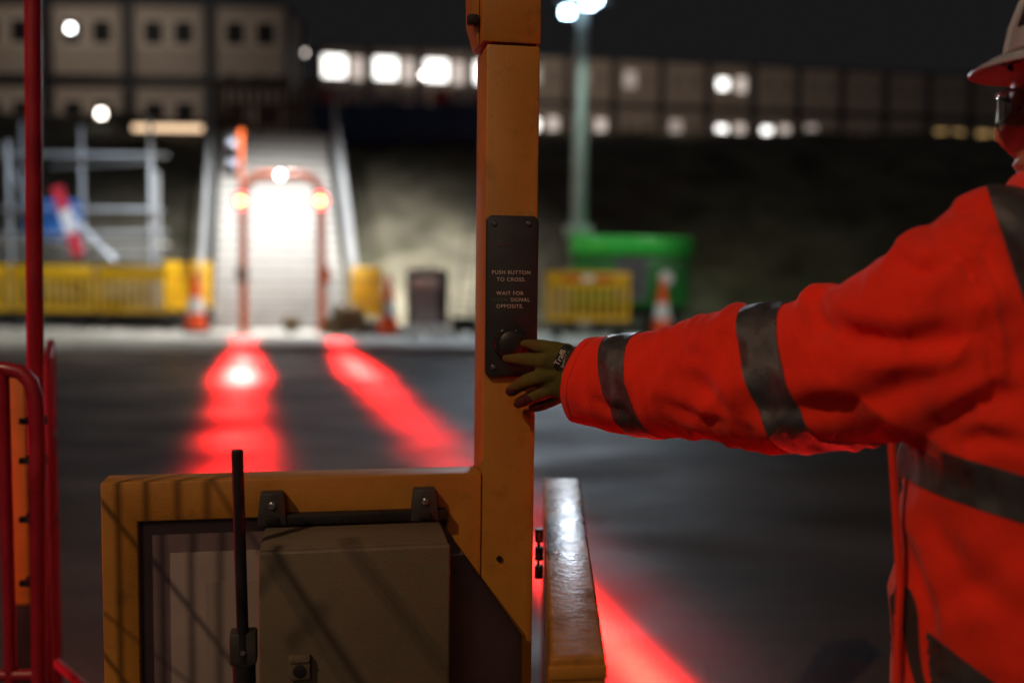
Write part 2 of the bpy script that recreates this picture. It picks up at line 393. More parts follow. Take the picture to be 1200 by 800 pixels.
# ---- orange gateway with red lamps, on the far side of the crossing
GD = 17.3
gl, gr, gtop = at(286, 400, GD), at(377, 402, GD + .0), at(334, 206, GD)
gc = (gl + gr) / 2; gw = (gr - gl).length / 2; gh = gtop.z - .11
gate = thing('orange_gateway', 'orange tubular gateway arch with two red lamps at the foot of the staircase', 'gateway', (gc.x, GD, .11), 0)
pts = [(-gw, 0, 0), (-gw, 0, gh - .35)]
pts += [(-gw + .35 - .35 * math.cos(R(a)), 0, gh - .35 + .35 * math.sin(R(a))) for a in (20, 45, 70, 90)]
pts += [(gw - .35 + .35 * math.sin(R(a)), 0, gh - .35 + .35 * math.cos(R(a))) for a in (0, 20, 45, 70)] + [(gw, 0, gh - .35), (gw, 0, 0)]
q = MB(); q.tube(pts, .075, 12); q.build('arch_tube', M_ORP, gate)
for sx in (-1, 1):
    q = MB(); q.box((sx * gw, 0, .012), (.22, .22, .025)); q.build('base_plate', M_ORP, gate)
    z = at(289 if sx < 0 else 377, 236, GD).z - .11
    l = MB(); l.lathe([(.075, 0), (.085, .03), (.085, .07)], (sx * gw, -.06, z), 20, (0, -1, 0)); lb = l.build('lamp_housing', M_BLK, gate)
    l = MB(); l.lathe([(.07, 0), (.06, .02), (.02, .035)], (sx * gw, -.13, z), 20, (0, -1, 0)); l.build('red_lens', emit('red_lamp_lens', (1, .17, .05), 36), lb)
    l = MB(); l.lathe([(.075, 0), (.125, 0), (.125, .02), (.075, .02)], (sx * gw, -.125, z), 22, (0, -1, 0)); l.build('red_halo', emit('red_lamp_halo', (1, .015, .012), 9), lb)  # halo of the lamp made as a glowing ring round the lens
    c = MB(); c.box((sx * gw + (.06 if sx > 0 else .0), -.07, at(380, 322, GD).z - .11), (.2, .1, .26)); c.build('button_box', M_ORP if sx > 0 else M_TIM, gate, bevel=.02)
l = MB(); l.lathe([(.06, 0), (.075, .05)], (0, -.07, gh), 18, (0, -1, 0)); hl = l.build('flood_housing', M_BLK, gate)
l = MB(); l.lathe([(.06, 0), (.05, .02)], (0, -.125, gh), 18, (0, -1, 0)); l.build('flood_lens', emit('white_lamp_lens', (1, .86, .88), 16), hl)

GLW = Vector((gc.x - gw, GD - .25, .11 + at(289, 236, GD).z - .11)); GRW = Vector((gc.x + gw, GD - .25, GLW.z))
# floods standing at the stair foot, with added lamps among them
lamp("gate_floodlight", 'SPOT', (gc.x - .1, GD + .55, 4.6), 1900, (1, .985, .95), (gc.x - .35, 19.9, 1.0), .08, 120, .6)
lamp("path_fill", 'SPOT', (-7.5, 10.5, 6.5), 1050, (1, .97, .86), (-7.0, 17.3, .6), .15, 62, .7)  # spot added to brighten barriers, cone and path, no source seen
lamp("rack_fill", 'SPOT', (-6.6, 17.4, 3.4), 240, (.72, .84, 1.0), (-9.0, 19.4, 1.8), .1, 100, .8)  # bluish light added because the rack was too dim
lamp("tower_front_fill", 'SPOT', (4.5, 9, 7.5), 1500, (1, .97, .88), (1.8, 17.4, .8), .15, 17, .6)  # added front light for the green machine and striped barrier
lamp("gate_backlight", 'SPOT', (1.2, 17.8, 4.3), 480, (.78, .88, 1.0), (.30, 1.7, 1.0), .12, 13, .8)  # narrow spot added for the shine on the swing barrier top
lamp("red_floor_fill", 'POINT', (.95, 2.1, .12), 5, (1, .03, .03), None, .05)  # added red glow under the sleeve, in place of floor bounce
lamp("bank_floodlight", 'SPOT', (-2.0, 18.0, 2.5), 1900, (1, .97, .88), (-2.1, 21.8, .5), .1, 74, .9)
lamp("bank_fill_east", 'SPOT', (3.7, 17.6, 2.0), 85, (.95, 1, .62), (5.0, 20.6, .7), .1, 85, .9)  # dim lamp added so the grass on the right shows

# ---- red line projectors: lamps with a slit gobo that draws a straight band on the ground
def projector(name, loc, power, a0, a1, half, soft, profile, col, slope):
    AX = Vector((-slope, 1, 0)).normalized(); AXN = Vector((AX.y, -AX.x, 0))
    l = bpy.data.lights.new(name, 'SPOT'); o = bpy.data.objects.new(name, l); C.objects.link(o)
    o.location = loc; l.energy = power; l.color = (1, 1, 1); l.shadow_soft_size = 0.0; l.spot_size = R(176); l.spot_blend = 0
    l.use_nodes = True; t = l.node_tree; t.nodes.clear()
    o_ = t.nodes.new('ShaderNodeOutputLight'); e = t.nodes.new('ShaderNodeEmission'); t.links.new(e.outputs[0], o_.inputs[0])
    e.inputs[0].default_value = tuple(col) + (1,)
    ge = t.nodes.new('ShaderNodeNewGeometry')
    def mt(op, a, b=None, clamp=False):
        n = t.nodes.new('ShaderNodeMath'); n.operation = op; n.use_clamp = clamp
        for i, x in enumerate((a, b)):
            if x is None: continue
            if isinstance(x, (int, float)): n.inputs[i].default_value = x
            else: t.links.new(x, n.inputs[i])
        return n.outputs[0]
    def dot(v):
        n = t.nodes.new('ShaderNodeVectorMath'); n.operation = 'DOT_PRODUCT'; n.inputs[1].default_value = v
        t.links.new(ge.outputs['Incoming'], n.inputs[0]); return n.outputs['Value']
    iz = dot((0, 0, 1)); h = loc[2]
    cu = mt('MULTIPLY', mt('DIVIDE', dot(tuple(AXN)), iz), -h)
    al = mt('MULTIPLY', mt('DIVIDE', dot(tuple(-AX)), iz), -h)         # metres from the lamp towards the viewer
    def mrange(x, a, b, c=0, d=1):
        n = t.nodes.new('ShaderNodeMapRange'); n.interpolation_type = 'SMOOTHSTEP'
        for i, y in enumerate((a, b, c, d)): n.inputs[i + 1].default_value = y
        t.links.new(x, n.inputs[0]); return n.outputs[0]
    sg_ = mt('ADD', mt('MULTIPLY', mt('MAXIMUM', al, 0.0), soft), half)
    m1 = mt('EXPONENT', mt('MULTIPLY', mt('POWER', mt('DIVIDE', mt('ABSOLUTE', cu), sg_), 2.0), -1.0))
    m2 = mrange(al, a0 - .3, a0 + .3); m3 = mrange(al, a1 + .5, a1 - .5)
    rp = t.nodes.new('ShaderNodeValToRGB'); els = rp.color_ramp.elements
    els[0].position = profile[0][0]; els[0].color = (profile[0][1],) * 3 + (1,)
    els[1].position = profile[-1][0]; els[1].color = (profile[-1][1],) * 3 + (1,)
    for pos, v in profile[1:-1]: els.new(pos).color = (v, v, v, 1)
    t.links.new(mrange_lin(t, al, a0, a1), rp.inputs[0])
    comp = mt('DIVIDE', h * h, mt('POWER', mt('MAXIMUM', mt('ABSOLUTE', iz), .08), 3))
    s = mt('MULTIPLY', mt('MULTIPLY', m1, mt('MULTIPLY', m2, m3)), mt('MULTIPLY', rp.outputs[0], comp))
    t.links.new(s, e.inputs[1])
    return o
def mrange_lin(t, x, a, b):
    n = t.nodes.new('ShaderNodeMapRange'); n.inputs[1].default_value = a; n.inputs[2].default_value = b; t.links.new(x, n.inputs[0]); return n.outputs[0]
REDL = (1.0, .0095, .0085)
PL = Vector((-4.60, GD - .25, GLW.z)); PR = Vector((-3.13, GD - .25, GLW.z))
projector('red_line_projector_west', PL, 2800, 1.0, 13.0, .115, .009, [(0, .25), (.1, .55), (.38, .5), (.47, .03), (.56, .008), (1, .0025)], REDL, .263)
projector('red_line_projector_east', PR, 2100, 1.0, 14.4, .115, .009, [(0, .25), (.1, .5), (.28, .45), (.38, .06), (.5, .015), (1, .0085)], REDL, .272)
NRP = Vector((.63, 2.4, 2.9))
projector('red_line_projector_near', NRP, 11000, -2.4, 1.2, .082, 0.0, [(0, .5), (.4, .9), (1, 1)], (1, .0125, .0075), .235)
# ---- signal head on a slim pole beside the gateway
sg = at(279, 400, 17.9)
sig = thing('signal_pole', 'slim orange pole with a dark two lens signal head left of the gateway', 'signal', (sg.x, 17.9, .11), 0)
zt = at(279, 152, 17.9).z - .11
q = MB(); q.tube([(.07, 0, 0), (.07, 0, zt)], .03, 10); q.build('pole', M_ORP, sig)
zc = at(271, 182, 17.9).z - .11
q = MB(); q.box((-.1, -.02, zc), (.26, .16, .72)); hd_ = q.build('signal_head', M_BLK, sig, bevel=.03)
for dz in (.17, -.17):
    q = MB(); q.lathe([(.085, 0), (.07, .03), (.02, .045)], (-.07, -.1, zc + dz), 18, (0, -1, 0)); q.build('lens', mat('pale_signal_lens', (.5, .55, .7), .2), hd_)

# ---- traffic cones
def make_cone():
    r = thing('traffic_cone', 'x', 'traffic cone')
    b = MB(); b.box((0, 0, .02), (.46, .46, .04)); b.box((0, 0, .05), (.38, .38, .03)); b.build('base', M_RUB, r, bevel=.02)
    q = MB(); q.lathe([(.19, .06), (.178, .12), (.147, .34)], n=28); q.build('lower_cone', M_CONE, r)
    q = MB(); q.lathe([(.149, .335), (.107, .61)], n=28); q.build('reflective_sleeve', M_WHT, r)
    q = MB(); q.lathe([(.106, .605), (.045, 1.0), (.042, 1.03), (.03, 1.03), (.03, .98)], n=28); q.build('cone_tip', M_CONE, r)
    return r
cone = make_cone(); st = []
for px, py, Y, lab in ((230, 397, 17.3, 'red traffic cone at the end of the yellow barriers left of the staircase'),
                       (455, 403, 17.0, 'red and white traffic cone beside the framed grey sign'),
                       (775, 396, 17.2, 'orange and white traffic cone in front of the green lighting tower')):
    p = at(px, py, Y); place(cone, st, (p.x, Y, .11 if Y < 18.3 else 0), random.random(), lab, 'traffic cones by the footpath')

# ---- yellow plastic barriers
def make_barrier(wd, full=False):
    r = thing('yellow_barrier', 'x', 'barrier')
    q = MB(); q.box((0, 0, 1.0), (wd, .045, .26)); q.build('top_board', M_YBAR, r, bevel=.012)
    q = MB()
    n = 11
    for k in range(n): q.box((-wd / 2 + .05 + (wd - .1) * k / (n - 1), 0, .60), (.062 if 0 < k < n - 1 else .09, .035, .56))
    q.box((0, 0, .34), (wd, .04, .09))
    if full: q.box((0, .012, .60), (wd - .05, .01, .56))
    q.build('bar_panel', M_YBAR, r, bevel=.006)
    for sx in (-1, 1):
        f = MB(); f.box((sx * (wd / 2 - .2), 0, .075), (.16, .5, .15)); f.box((sx * (wd / 2 - .2), 0, .22), (.06, .03, .20)); f.build('foot', M_RUB, r, bevel=.02)
    return r
ba = make_barrier(1.5); st = []; bb = make_barrier(1.45); st2 = []; bf = make_barrier(1.3, True); st3 = []
for px, lab in ((164, 'yellow slatted barrier nearest the staircase in the row on the left'), (63, 'yellow slatted barrier crossed by the tall red pole'),
                (-38, 'yellow slatted barrier at the left edge of the row')):
    p = at(px, 390, 17.9); place(ba, st, (p.x, 17.9, .11), 0, lab, 'yellow barriers along the footpath')
p = at(224, 385, 17.75); place(bf, st3, (p.x - .1, 17.75 + .2, .2), R(70), 'bright yellow end barrier turned towards the staircase on its left', 'yellow barriers along the footpath')
p = at(423, 385, 17.75); place(bf, st3, (p.x + .14, 17.4, .14), R(-58), 'bright yellow solid barrier set beside the right of the staircase', 'yellow barriers along the footpath')
p = at(688, 384, 17.0)
br = place(bb, st2, (p.x, 17.0, .11), 0, 'yellow barrier with a red and white stripe standing before the green machine', 'yellow barriers along the footpath')
q = MB(); q.box((0, -.028, 1.02), (.85, .008, .085)); sb = q.build('red_stripe', mat('red_reflective', (.5, .02, .01), .4), br)
q = MB(); q.box((0, -.034, 1.02), (.22, .008, .088)); q.build('white_patch', M_WHT, sb)
# dark kerb beam below the left row
kb = thing('kerb_beam', 'low black ballast beam under the row of yellow barriers', 'ballast', (at(95, 390, 18.15).x, 18.2, .0), 0)
q = MB(); q.box((0, 0, .2), (4.6, .22, .36)); q.build('beam', M_RUB, kb, bevel=.02)
for k in range(4):
    q = MB(); q.box((-1.9 + k * 1.25, -.13, .22), (.3, .05, .16)); q.build('lifting_lug', M_DGREY, kb)

# ---- framed sign by the stairs
p = at(499, 392, 17.5)
sgn = thing('framed_sign', 'grey sign in a dark metal frame with a pink header beside the cone', 'sign', (p.x, 17.5, .11), R(-4))
f = MB()
for sx in (-1, 1): f.box((sx * .31, 0, .56), (.08 if sx < 0 else .17, .06, 1.12))
f.box((0, 0, 1.1), (.56, .06, .09)); f.box((0, 0, .06), (.56, .06, .05)); f.build('frame', M_CFR, sgn, bevel=.008)
q = MB(); q.box((0, .0, .46), (.53, .02, .72)); q.build('sign_face', M_GREYB, sgn)
q = MB(); q.box((0, .0, .87), (.53, .02, .09)); q.build('header_strip', mat('pink_strip', (.55, .2, .25), .5), sgn)
q = MB(); q.box((0, .0, 1.0), (.53, .02, .15)); q.build('top_strip', M_WHT, sgn)
# concrete weights
wt = MB(); wt.box((0, 0, .09), (.42, .2, .17)); wt.box((0, 0, .19), (.1, .14, .04))
w0 = wt.build('ballast_block', M_STEP, bevel=.03); w0['category'] = 'ballast block'
for k, (px, lab) in enumerate(((481, 'left of two white ballast blocks in front of the framed sign'), (514, 'right of two white ballast blocks in front of the framed sign'))):
    o = w0 if k == 0 else w0.copy()
    if k: C.objects.link(o)
    p = at(px, 402, 16.9); o.location = (p.x, 16.9, .11); tag(o, lab, 'ballast block', 'white ballast blocks')
# dark generator by the sign and a leaning ladder
p = at(543, 400, 17.2)
pu = thing('site_pump', 'small black pump with a handle on the footpath right of the framed sign', 'pump', (p.x, 17.2, .11), .3)
q = MB(); q.box((0, 0, .2), (.42, .3, .26)); q.build('body', M_BLK, pu, bevel=.04)
q = MB(); q.tube([(-.2, 0, .3), (-.2, 0, .43), (.2, 0, .43), (.2, 0, .3)], .015, 8); q.build('handle', M_DGREY, pu)
for sx in (-1, 1):
    q = MB(); q.lathe([(.08, -.03), (.08, .03)], (sx * .15, -.15, .08), 16, (0, 1, 0)); q.build('wheel', M_RUB, pu)
p0, p1 = at(541, 385, 18.6), at(561, 225, 19.8)
la = thing('leaning_ladder', 'thin grey ladder leaning on the lit bank left of the crossing post', 'ladder', (p0.x, 18.6, 0), 0)
dv = p1 - p0; sd = Vector((.36, .12, 0)).normalized() * .17
for s_ in (-1, 1):
    q = MB(); q.tube([p0 + sd * s_, p1 + sd * s_ * .75], .022, 8); q.build('side_rail', M_DGREY, la, world=True)
for k in range(9):
    c = p0 + dv * ((k + .5) / 9); q = MB(); q.tube([c - sd * .9, c + sd * .9], .013, 8); q.build('rung', M_DGREY, la, world=True)
# sandbags heap right of stairs
p = at(408, 398, 17.6); sbp = MB(); sbp.ball((0, 0, .14), .3, 10, (1.0, .7, .5)); sb0 = sbp.build('sandbag', M_EARTH)
st = []
for dx, dz, px, lab in ((-.16, 0, 398, 'brown sandbag at the left foot of the yellow barrier right of the stairs'), (.28, 0, 0, 'brown sandbag under the right end of the solid yellow barrier'), (.06, .22, 0, 'brown sandbag lying on top of two others by the stairs')):
    o = sb0 if not st else sb0.copy()
    if st: C.objects.link(o)
    st.append(o); o.location = (p.x + dx, 17.3, .11 + dz); o.rotation_euler = (0, 0, random.uniform(-.4, .4)); tag(o, lab, 'sandbag', 'sandbags by the staircase')
p = at(347, 394, 17.9); o = sb0.copy(); C.objects.link(o); o.location = (p.x, 17.5, .11); o.scale = (.55, .6, 1.1); tag(o, 'small brown sandbag standing inside the orange gateway', 'sandbag', 'sandbags by the staircase')

# ---- scaffold rack on the left with its stored things
def tb(name, a, b, r, m, parent): q = MB(); q.tube([a, b], r, 10); return q.build(name, m, parent, world=True)
SY = 19.0
sc0 = at(95, 380, SY)
rack = thing('scaffold_rack', 'galvanised scaffold rack standing behind the left row of yellow barriers', 'scaffold', (sc0.x, SY, 0), 0)
for px, top, Y in ((9, 165, SY), (25, 142, SY + 1.2), (95, 148, SY + 1.2), (176, 140, SY), (184, 200, SY + .6)):
    b = at(px, 390, Y); t_ = at(px, top, Y); tb('standard', (t_.x, Y, .0), t_, .042, M_GALV, rack)
for (x0, y0, x1, y1, Y) in ((-20, 180, 196, 182, SY), (0, 244, 190, 246, SY - .1), (-10, 275, 195, 272, SY), (-20, 300, 190, 297, SY), (60, 195, 170, 190, SY + 1.2)):
    tb('ledger', at(x0, y0, Y), at(x1, y1, Y), .04, M_GALV, rack)
tb('brace', at(80, 250, SY - .2), at(135, 306, SY - .2), .04, M_GALV, rack); tb('brace', at(-8, 165, SY + .6), at(38, 240, SY + .6), .035, M_GALV, rack)
for (x0, x1, y, Y) in ((0, 44, 285, SY + .5),):
    q = MB(); q.box(((at(x0, y, Y) + at(190, y, Y)) / 2), ((at(190, y, Y) - at(x0, y, Y)).x, .9, .05)); q.build('deck_board', M_STEP, rack, world=True)
# blue crates on the deck
cr = MB()
for s_ in (-1, 1): cr.box((s_ * .43, 0, .2), (.04, .5, .38)); cr.box((0, s_ * .27, .2), (.82, .04, .38))
cr.box((0, 0, .03), (.82, .5, .05))
c0 = cr.build('storage_crate', mat('blue_crate_plastic', (.03, .16, .55), .4, var=.15), bevel=.012); zd = at(50, 285, SY + .5).z + .03
st = []
for dx, dz, lab in ((0, 0, 'blue plastic crate at the bottom of the stack on the scaffold rack'), (.05, .41, 'blue plastic crate on top of the stack on the scaffold rack')):
    o = c0 if not st else c0.copy()
    if st: C.objects.link(o)
    st.append(o); o.location = (at(62, 285, SY + .5).x + dx, SY + .5, zd + dz); tag(o, lab, 'crate', 'blue crates on the scaffold rack')
# red and white board leaning on the rack
a, b = at(66, 219, SY - .35), at(92, 300, SY - .55)
brd = thing('striped_barrier_board', 'red and white striped barrier board leaning on the scaffold rack', 'barrier board', (b.x, b.y, 0), 0)
for k in range(3):
    q = MB(); u = (b - a); p0, p1 = a + u * (k / 3), a + u * ((k + 1) / 3); side = Vector((.10, 0, .03))
    q.add([p0 - side, p0 + side, p1 + side, p1 - side] + [v + Vector((0, .04, 0)) for v in (p0 - side, p0 + side, p1 + side, p1 - side)],
          [(0, 1, 2, 3), (7, 6, 5, 4), (0, 4, 5, 1), (1, 5, 6, 2), (2, 6, 7, 3), (3, 7, 4, 0)])
    q.build('stripe_section', M_WHT if k == 1 else mat('red_board', (.55, .03, .05), .4), brd, world=True)
q = MB(); q.tube([b + Vector((0, .06, .1)), Vector((b.x + .06, b.y + .06, 0))], .03, 8); q.build('leg', M_DGREY, brd, world=True)

# ---- green lighting tower
TY = 18.4
tl, tr = at(666, 380, TY), at(803, 380, TY)
tw = tr.x - tl.x; ztop = at(735, 278, TY).z; zb = at(735, 358, TY).z
lt = thing('lighting_tower', 'green trailer lighting tower with a tall pale mast behind the striped yellow barrier', 'lighting tower', ((tl.x + tr.x) / 2, TY, 0), 0)
zl = at(735, 299, TY).z
q = MB(); q.box((0, 0, (zl + zb) / 2), (tw - .06, 1.1, zl - zb - .01)); q.build('generator_body', M_GRN, lt, bevel=.03)
q = MB(); q.box((0, -.02, (ztop + zl) / 2), (tw, 1.25, ztop - zl)); q.build('canopy_lid', mat('green_paint_lit', (.05, .60, .08), .25, var=.1), lt, bevel=.04, seg=3)  # light caught by the lid is put into a brighter green
q = MB(); q.box((.0, -.56, (zl + zb) / 2 + .03), (.55, .02, (zl - zb) * .82)); gp = q.build('grille_panel', mat('grey_grille', (.12, .13, .15), .5), lt)
q = MB()
for k in range(7): q.box((0, -.575, zb + .2 + k * .1), (.46, .012, .03))
q.build('louvre', M_DGREY, gp)
q = MB(); q.lathe([(.13, 0), (.13, .008)], (.62, -.56, (zl + zb) / 2 + .06), 24, (0, -1, 0)); q.build('round_emblem', M_WHT, lt)
q = MB(); q.box((0, 0, zb - .09), (tw - .2, .8, .14)); q.build('chassis', M_BLK, lt, bevel=.02)
for sx in (-.38, .28):
    q = MB(); q.lathe([(.10, -.09), (.30, -.09), (.33, -.05), (.33, .05), (.30, .09), (.1, .09)], (sx * tw, -.42, .33), 24, (0, 1, 0)); wq = q.build('wheel', M_RUB, lt)
    q = MB(); q.lathe([(.02, 0), (.17, 0), (.15, .03)], (sx * tw, -.5, .33), 20, (0, -1, 0)); q.build('rim', M_GALV, wq)
q = MB(); q.tube([(tw / 2 - .1, 0, zb - .1), (tw / 2 + .5, 0, .35), (tw / 2 + .5, 0, .05)], .035, 8); q.build('tow_bar', M_DGREY, lt)
mb_, mt_ = at(678, 270, TY), at(687, -30, TY)
mx0 = mb_.x - lt.location.x; mx1 = mx0 + .02
q = MB(); q.box((mx0, 0, ztop + .1), (.5, .4, .22)); q.build('mast_foot', M_MAST, lt, bevel=.03)
q = MB(); q.tube([(mx0, 0, ztop - .1), (mx0, 0, ztop + 2.2)], .14, 16); q.build('mast_section', M_MAST, lt)
q = MB(); q.tube([(mx0, 0, ztop + 2.2), (mx1, 0, mt_.z + .2)], .11, 16); q.build('mast_section', M_MAST, lt)
q = MB(); q.box((mx1, 0, at(685, 2, TY).z), (1.0, .08, .08)); q.build('lamp_bar', M_GALV, lt)
for px, py in ((665, 13), (697, -2), (672, -12), (690, 3)):
    p = at(px, py, TY - .15)
    q = MB(); q.box((p.x - lt.location.x, -.1, p.z), (.26, .14, .22), M=Matrix.Rotation(R(20), 3, 'X')); lh = q.build('lamp_head', M_DGREY, lt, bevel=.02)
    q = MB(); q.box((p.x - lt.location.x, -.185, p.z - .03), (.2, .02, .15), M=Matrix.Rotation(R(20), 3, 'X')); q.build('lamp_glass', emit('blue_white_lamp', (.50, .76, 1.0), 30), lh)
MP = Vector((lt.location.x + mx1, TY - .5, at(685, 2, TY).z))
lamp("tower_floodlight_west", 'SPOT', MP + Vector((-.4, 0, 0)), 1000, (.74, .86, 1.0), (-3.2, 13.5, 0), .15, 95, .8)
lamp("tower_floodlight_south", 'SPOT', MP + Vector((.3, 0, 0)), 130, (.76, .87, 1.0), (1.2, 8, 0), .15, 75, .9)
lamp("tower_floodlight_down", 'SPOT', MP + Vector((0, -.5, 0)), 260, (.72, .95, .9), (lt.location.x, TY - .1, 1), .1, 70, .9)

# ---- blue skips on the crest with sacks in them
def make_skip():
    r = thing('blue_skip', 'x', 'skip')
    q = MB(); prof = [(-.95, 0), (.95, 0), (1.15, 1.0), (-1.15, 1.0)]
    q.prism(prof, (0, -.6, 0), (1, 0, 0), (0, 0, 1), (0, 1.2, 0)); q.build('hopper', M_BLUE, r, bevel=.03)
    q = MB(); q.box((0, -.63, .97), (2.36, .06, .1)); q.box((0, .63, .97), (2.36, .06, .1)); q.box((-1.15, 0, .97), (.06, 1.19, .1)); q.box((1.15, 0, .97), (.06, 1.19, .1)); q.build('rim', M_BLUE, r)
    for sx in (-1, 1):
        q = MB(); q.box((sx * .7, -.64, .5), (.09, .05, .85)); q.build('rib', M_BLUE, r)
    return r
sk = make_skip(); st = []; sack = MB(); sack.ball((0, 0, .26), .32, 10, (.8, .8, 1)); sk0 = sack.build('rubble_sack', M_PINK); sr0 = sack.build('rubble_sack', M_REDS); used = []
for k, (px, lab) in enumerate(((418, 'dark blue skip on the crest just right of the staircase'), (493, 'dark blue skip in the middle of three on the crest'), (566, 'dark blue skip partly hidden by the crossing post'))):
    p = at(px, 172, 27.5); place(sk, st, (p.x, 27.5, p.z), 0, lab, 'blue skips on the crest')
    for j in range(3):
        src = sr0 if (k + j) % 3 == 0 else sk0
        o = src if src not in used else src.copy()
        if src in used: C.objects.link(o)
        used.append(src); o.location = (p.x - .65 + .62 * j, 27.2, p.z + .95 + .05 * (j % 2)); o.rotation_euler = (0, 0, j)
        colr = 'red' if src is sr0 else 'pale'
        tag(o, '%s rubble sack in the %s blue skip, %s of its three' % (colr, ('left', 'middle', 'right')[k], ('first', 'second', 'third')[j]), 'sack', 'rubble sacks in the skips')

# ---- stacked site cabins
def win_lit(name, col, s): return emit(name, col, s)
def make_cabin(kind, w=2.81, h=2.7, d=2.6):
    r = thing('site_cabin', 'x', 'site cabin')
    q = MB(); q.box((0, d / 2, h / 2), (w - .20, d - .1, h - .2)); q.build('wall', M_CAB, r)
    q = MB()
    for sx in (-1, 1):
        for yy in (.06, d - .06): q.box((sx * (w / 2 - .105), yy, h / 2), (.19, .14, h - .02))
    for z in (.07, h - .09):
        q.box((0, .03, z), (w - .4, .1, .13))
        for sx in (-1, 1): q.box((sx * (w / 2 - .105), d / 2, z), (.1, d - .3, .13))
    q.build('frame', M_CFR, r)
    def window(x, z, ww, hh, pane, fr=.09):
        f = MB(); f.prism(rrect(x - ww / 2 - fr, z - hh / 2 - fr, x + ww / 2 + fr, z + hh / 2 + fr, .1), (0, .05, 0), (1, 0, 0), (0, 0, 1), (0, -.035, 0))
        fo = f.build('window', M_WFR, r)
        g_ = MB(); g_.prism(rrect(x - ww / 2, z - hh / 2, x + ww / 2, z + hh / 2, .07), (0, .012, 0), (1, 0, 0), (0, 0, 1), (0, -.014, 0))
        g_.build('pane', pane, fo)
    wht = win_lit('lit_window_white', (1, .97, .92), 3.2); dimw = win_lit('lit_window_dim', (1, .82, .72), .38); warm = win_lit('lit_window_warm', (1, .62, .22), .5)
    blind = win_lit('lit_window_blind', (1, .84, .74), .75)
    if kind == 'pair':
        window(-.54, 1.62, .66, .78, M_GLS, .16); window(.54, 1.62, .66, .78, M_GLS, .16)
    elif kind == 'bright':
        window(-.45, 1.52, 1.25, 1.15, wht, .05); window(.8, 1.45, .62, 1.2, blind, .05)
    elif kind == 'plain':
        window(-.5, 1.55, .7, .85, M_BLIND, .05); window(.6, 1.55, .7, .85, M_BLIND, .05)
    elif kind == 'dim':
        window(-.5, 1.5, .7, .95, dimw, .05); window(.6, 1.5, .6, .85, M_BLIND, .05)
    elif kind == 'lamp':
        window(-.5, 1.45, .62, .6, wht, .05); window(.62, 1.45, .6, .85, blind, .05)
    elif kind == 'warm':
        window(-.5, 1.45, .75, 1.0, warm, .05); window(.6, 1.45, .75, 1.0, warm, .05)
    return r
protos = {}
def cabin(kind, loc, rz, label, group):
    if kind not in protos: protos[kind] = [make_cabin(kind), []]
    pr = protos[kind]; return place(pr[0], pr[1], loc, rz, label, group)
ORD = ['first', 'second', 'third', 'fourth', 'fifth', 'sixth', 'seventh', 'eighth', 'ninth', 'tenth', 'eleventh', 'twelfth', 'thirteenth', 'fourteenth', 'fifteenth', 'sixteenth']
# left block, nearer, two storeys
zf = at(200, 93, 36).z
for c in range(4):
    x = at(7 + 95.5 * c, 93, 36).x
    for row in (0, 1):
        cabin('pair', (x, 36, zf - 2.82 * row + .0), 0, 'cream site cabin with two windows, %s column from left, %s storey of left block' % (ORD[c], ('upper', 'lower')[row]), 'cabins of the left block')
# long row on the crest
S0, S1 = at(345, 60, 55.5), at(1204, 60, 62.5); dirv = Vector((S1.x - S0.x, S1.y - S0.y, 0)); rowang = math.atan2(dirv.y, dirv.x); dirv.normalize()
ztp = at(400, 53, 56).z
upk = ['bright', 'bright', 'bright', 'bright', 'dim', 'dim', 'dim', 'plain', 'lamp', 'plain', 'plain', 'plain', 'plain', 'plain', 'plain', 'plain']
lok = ['plain', 'plain', 'plain', 'plain', 'lamp', 'lamp', 'plain', 'dim', 'lamp', 'lamp', 'dim', 'plain', 'plain', 'warm', 'warm', 'plain']
dsc = {'bright': 'with wide bright window', 'plain': 'with unlit windows', 'dim': 'with one dimly lit window', 'lamp': 'with a small bright window', 'warm': 'with two amber windows'}
for k in range(16):
    c = Vector((S0.x, S0.y, 0)) + dirv * (2.81 * (k + .5) + 1.2)
    for row, kk in ((0, upk[k]), (1, lok[k])):
        cabin(kk, (c.x, c.y, ztp - 2.7 * (row + 1)), rowang, 'site cabin %s, %s from left in far block, %s storey' % (dsc[kk], ORD[k], ('upper', 'lower')[row]), 'cabins of the far block')
# wall lamps of the left block and the bank
for px, py, Y, col, s_, lab, wd in ((82, 33, 35.6, (1, 1, 1), 14, 'round white bulkhead lamp on the upper cabins of the left block', .2), (118, 133, 28.6, (1, .9, .78), 11, 'round warm lamp on a short pole at the crest left of the stairs', .2), (196, 150, 27.6, (1, .68, .42), 1.6, 'long warm strip lamp on a rail at the crest left of the stairs', 1.9), (355, 62, 54.6, (1, .86, .78), 9, 'small warm lamp at the left end of the far cabins', .3), (498 , 88, 54.4, (1, .9, .82), 14, 'small bright lamp below the lit windows of the far cabins', .34)):
    p = at(px, py, Y); r = thing('wall_lamp', lab, 'lamp', p)
    q = MB(); q.box((0, .1, 0), (wd + .1, .1, wd * .6 + .1 if wd < 1 else .3)); q.build('housing', M_BLK, r, bevel=.02)
    q = MB(); q.box((0, .03, 0), (wd, .04, .2 if wd < 1 else .16)); q.build('diffuser', emit('lamp_%d' % px, col, s_), r)
    if Y < 33 : q = MB(); q.tube([(0, .12, -.06), (0, .12, hz(p.x, Y) - p.z - .2)], .03, 8); q.build('pole', M_DGREY, r)

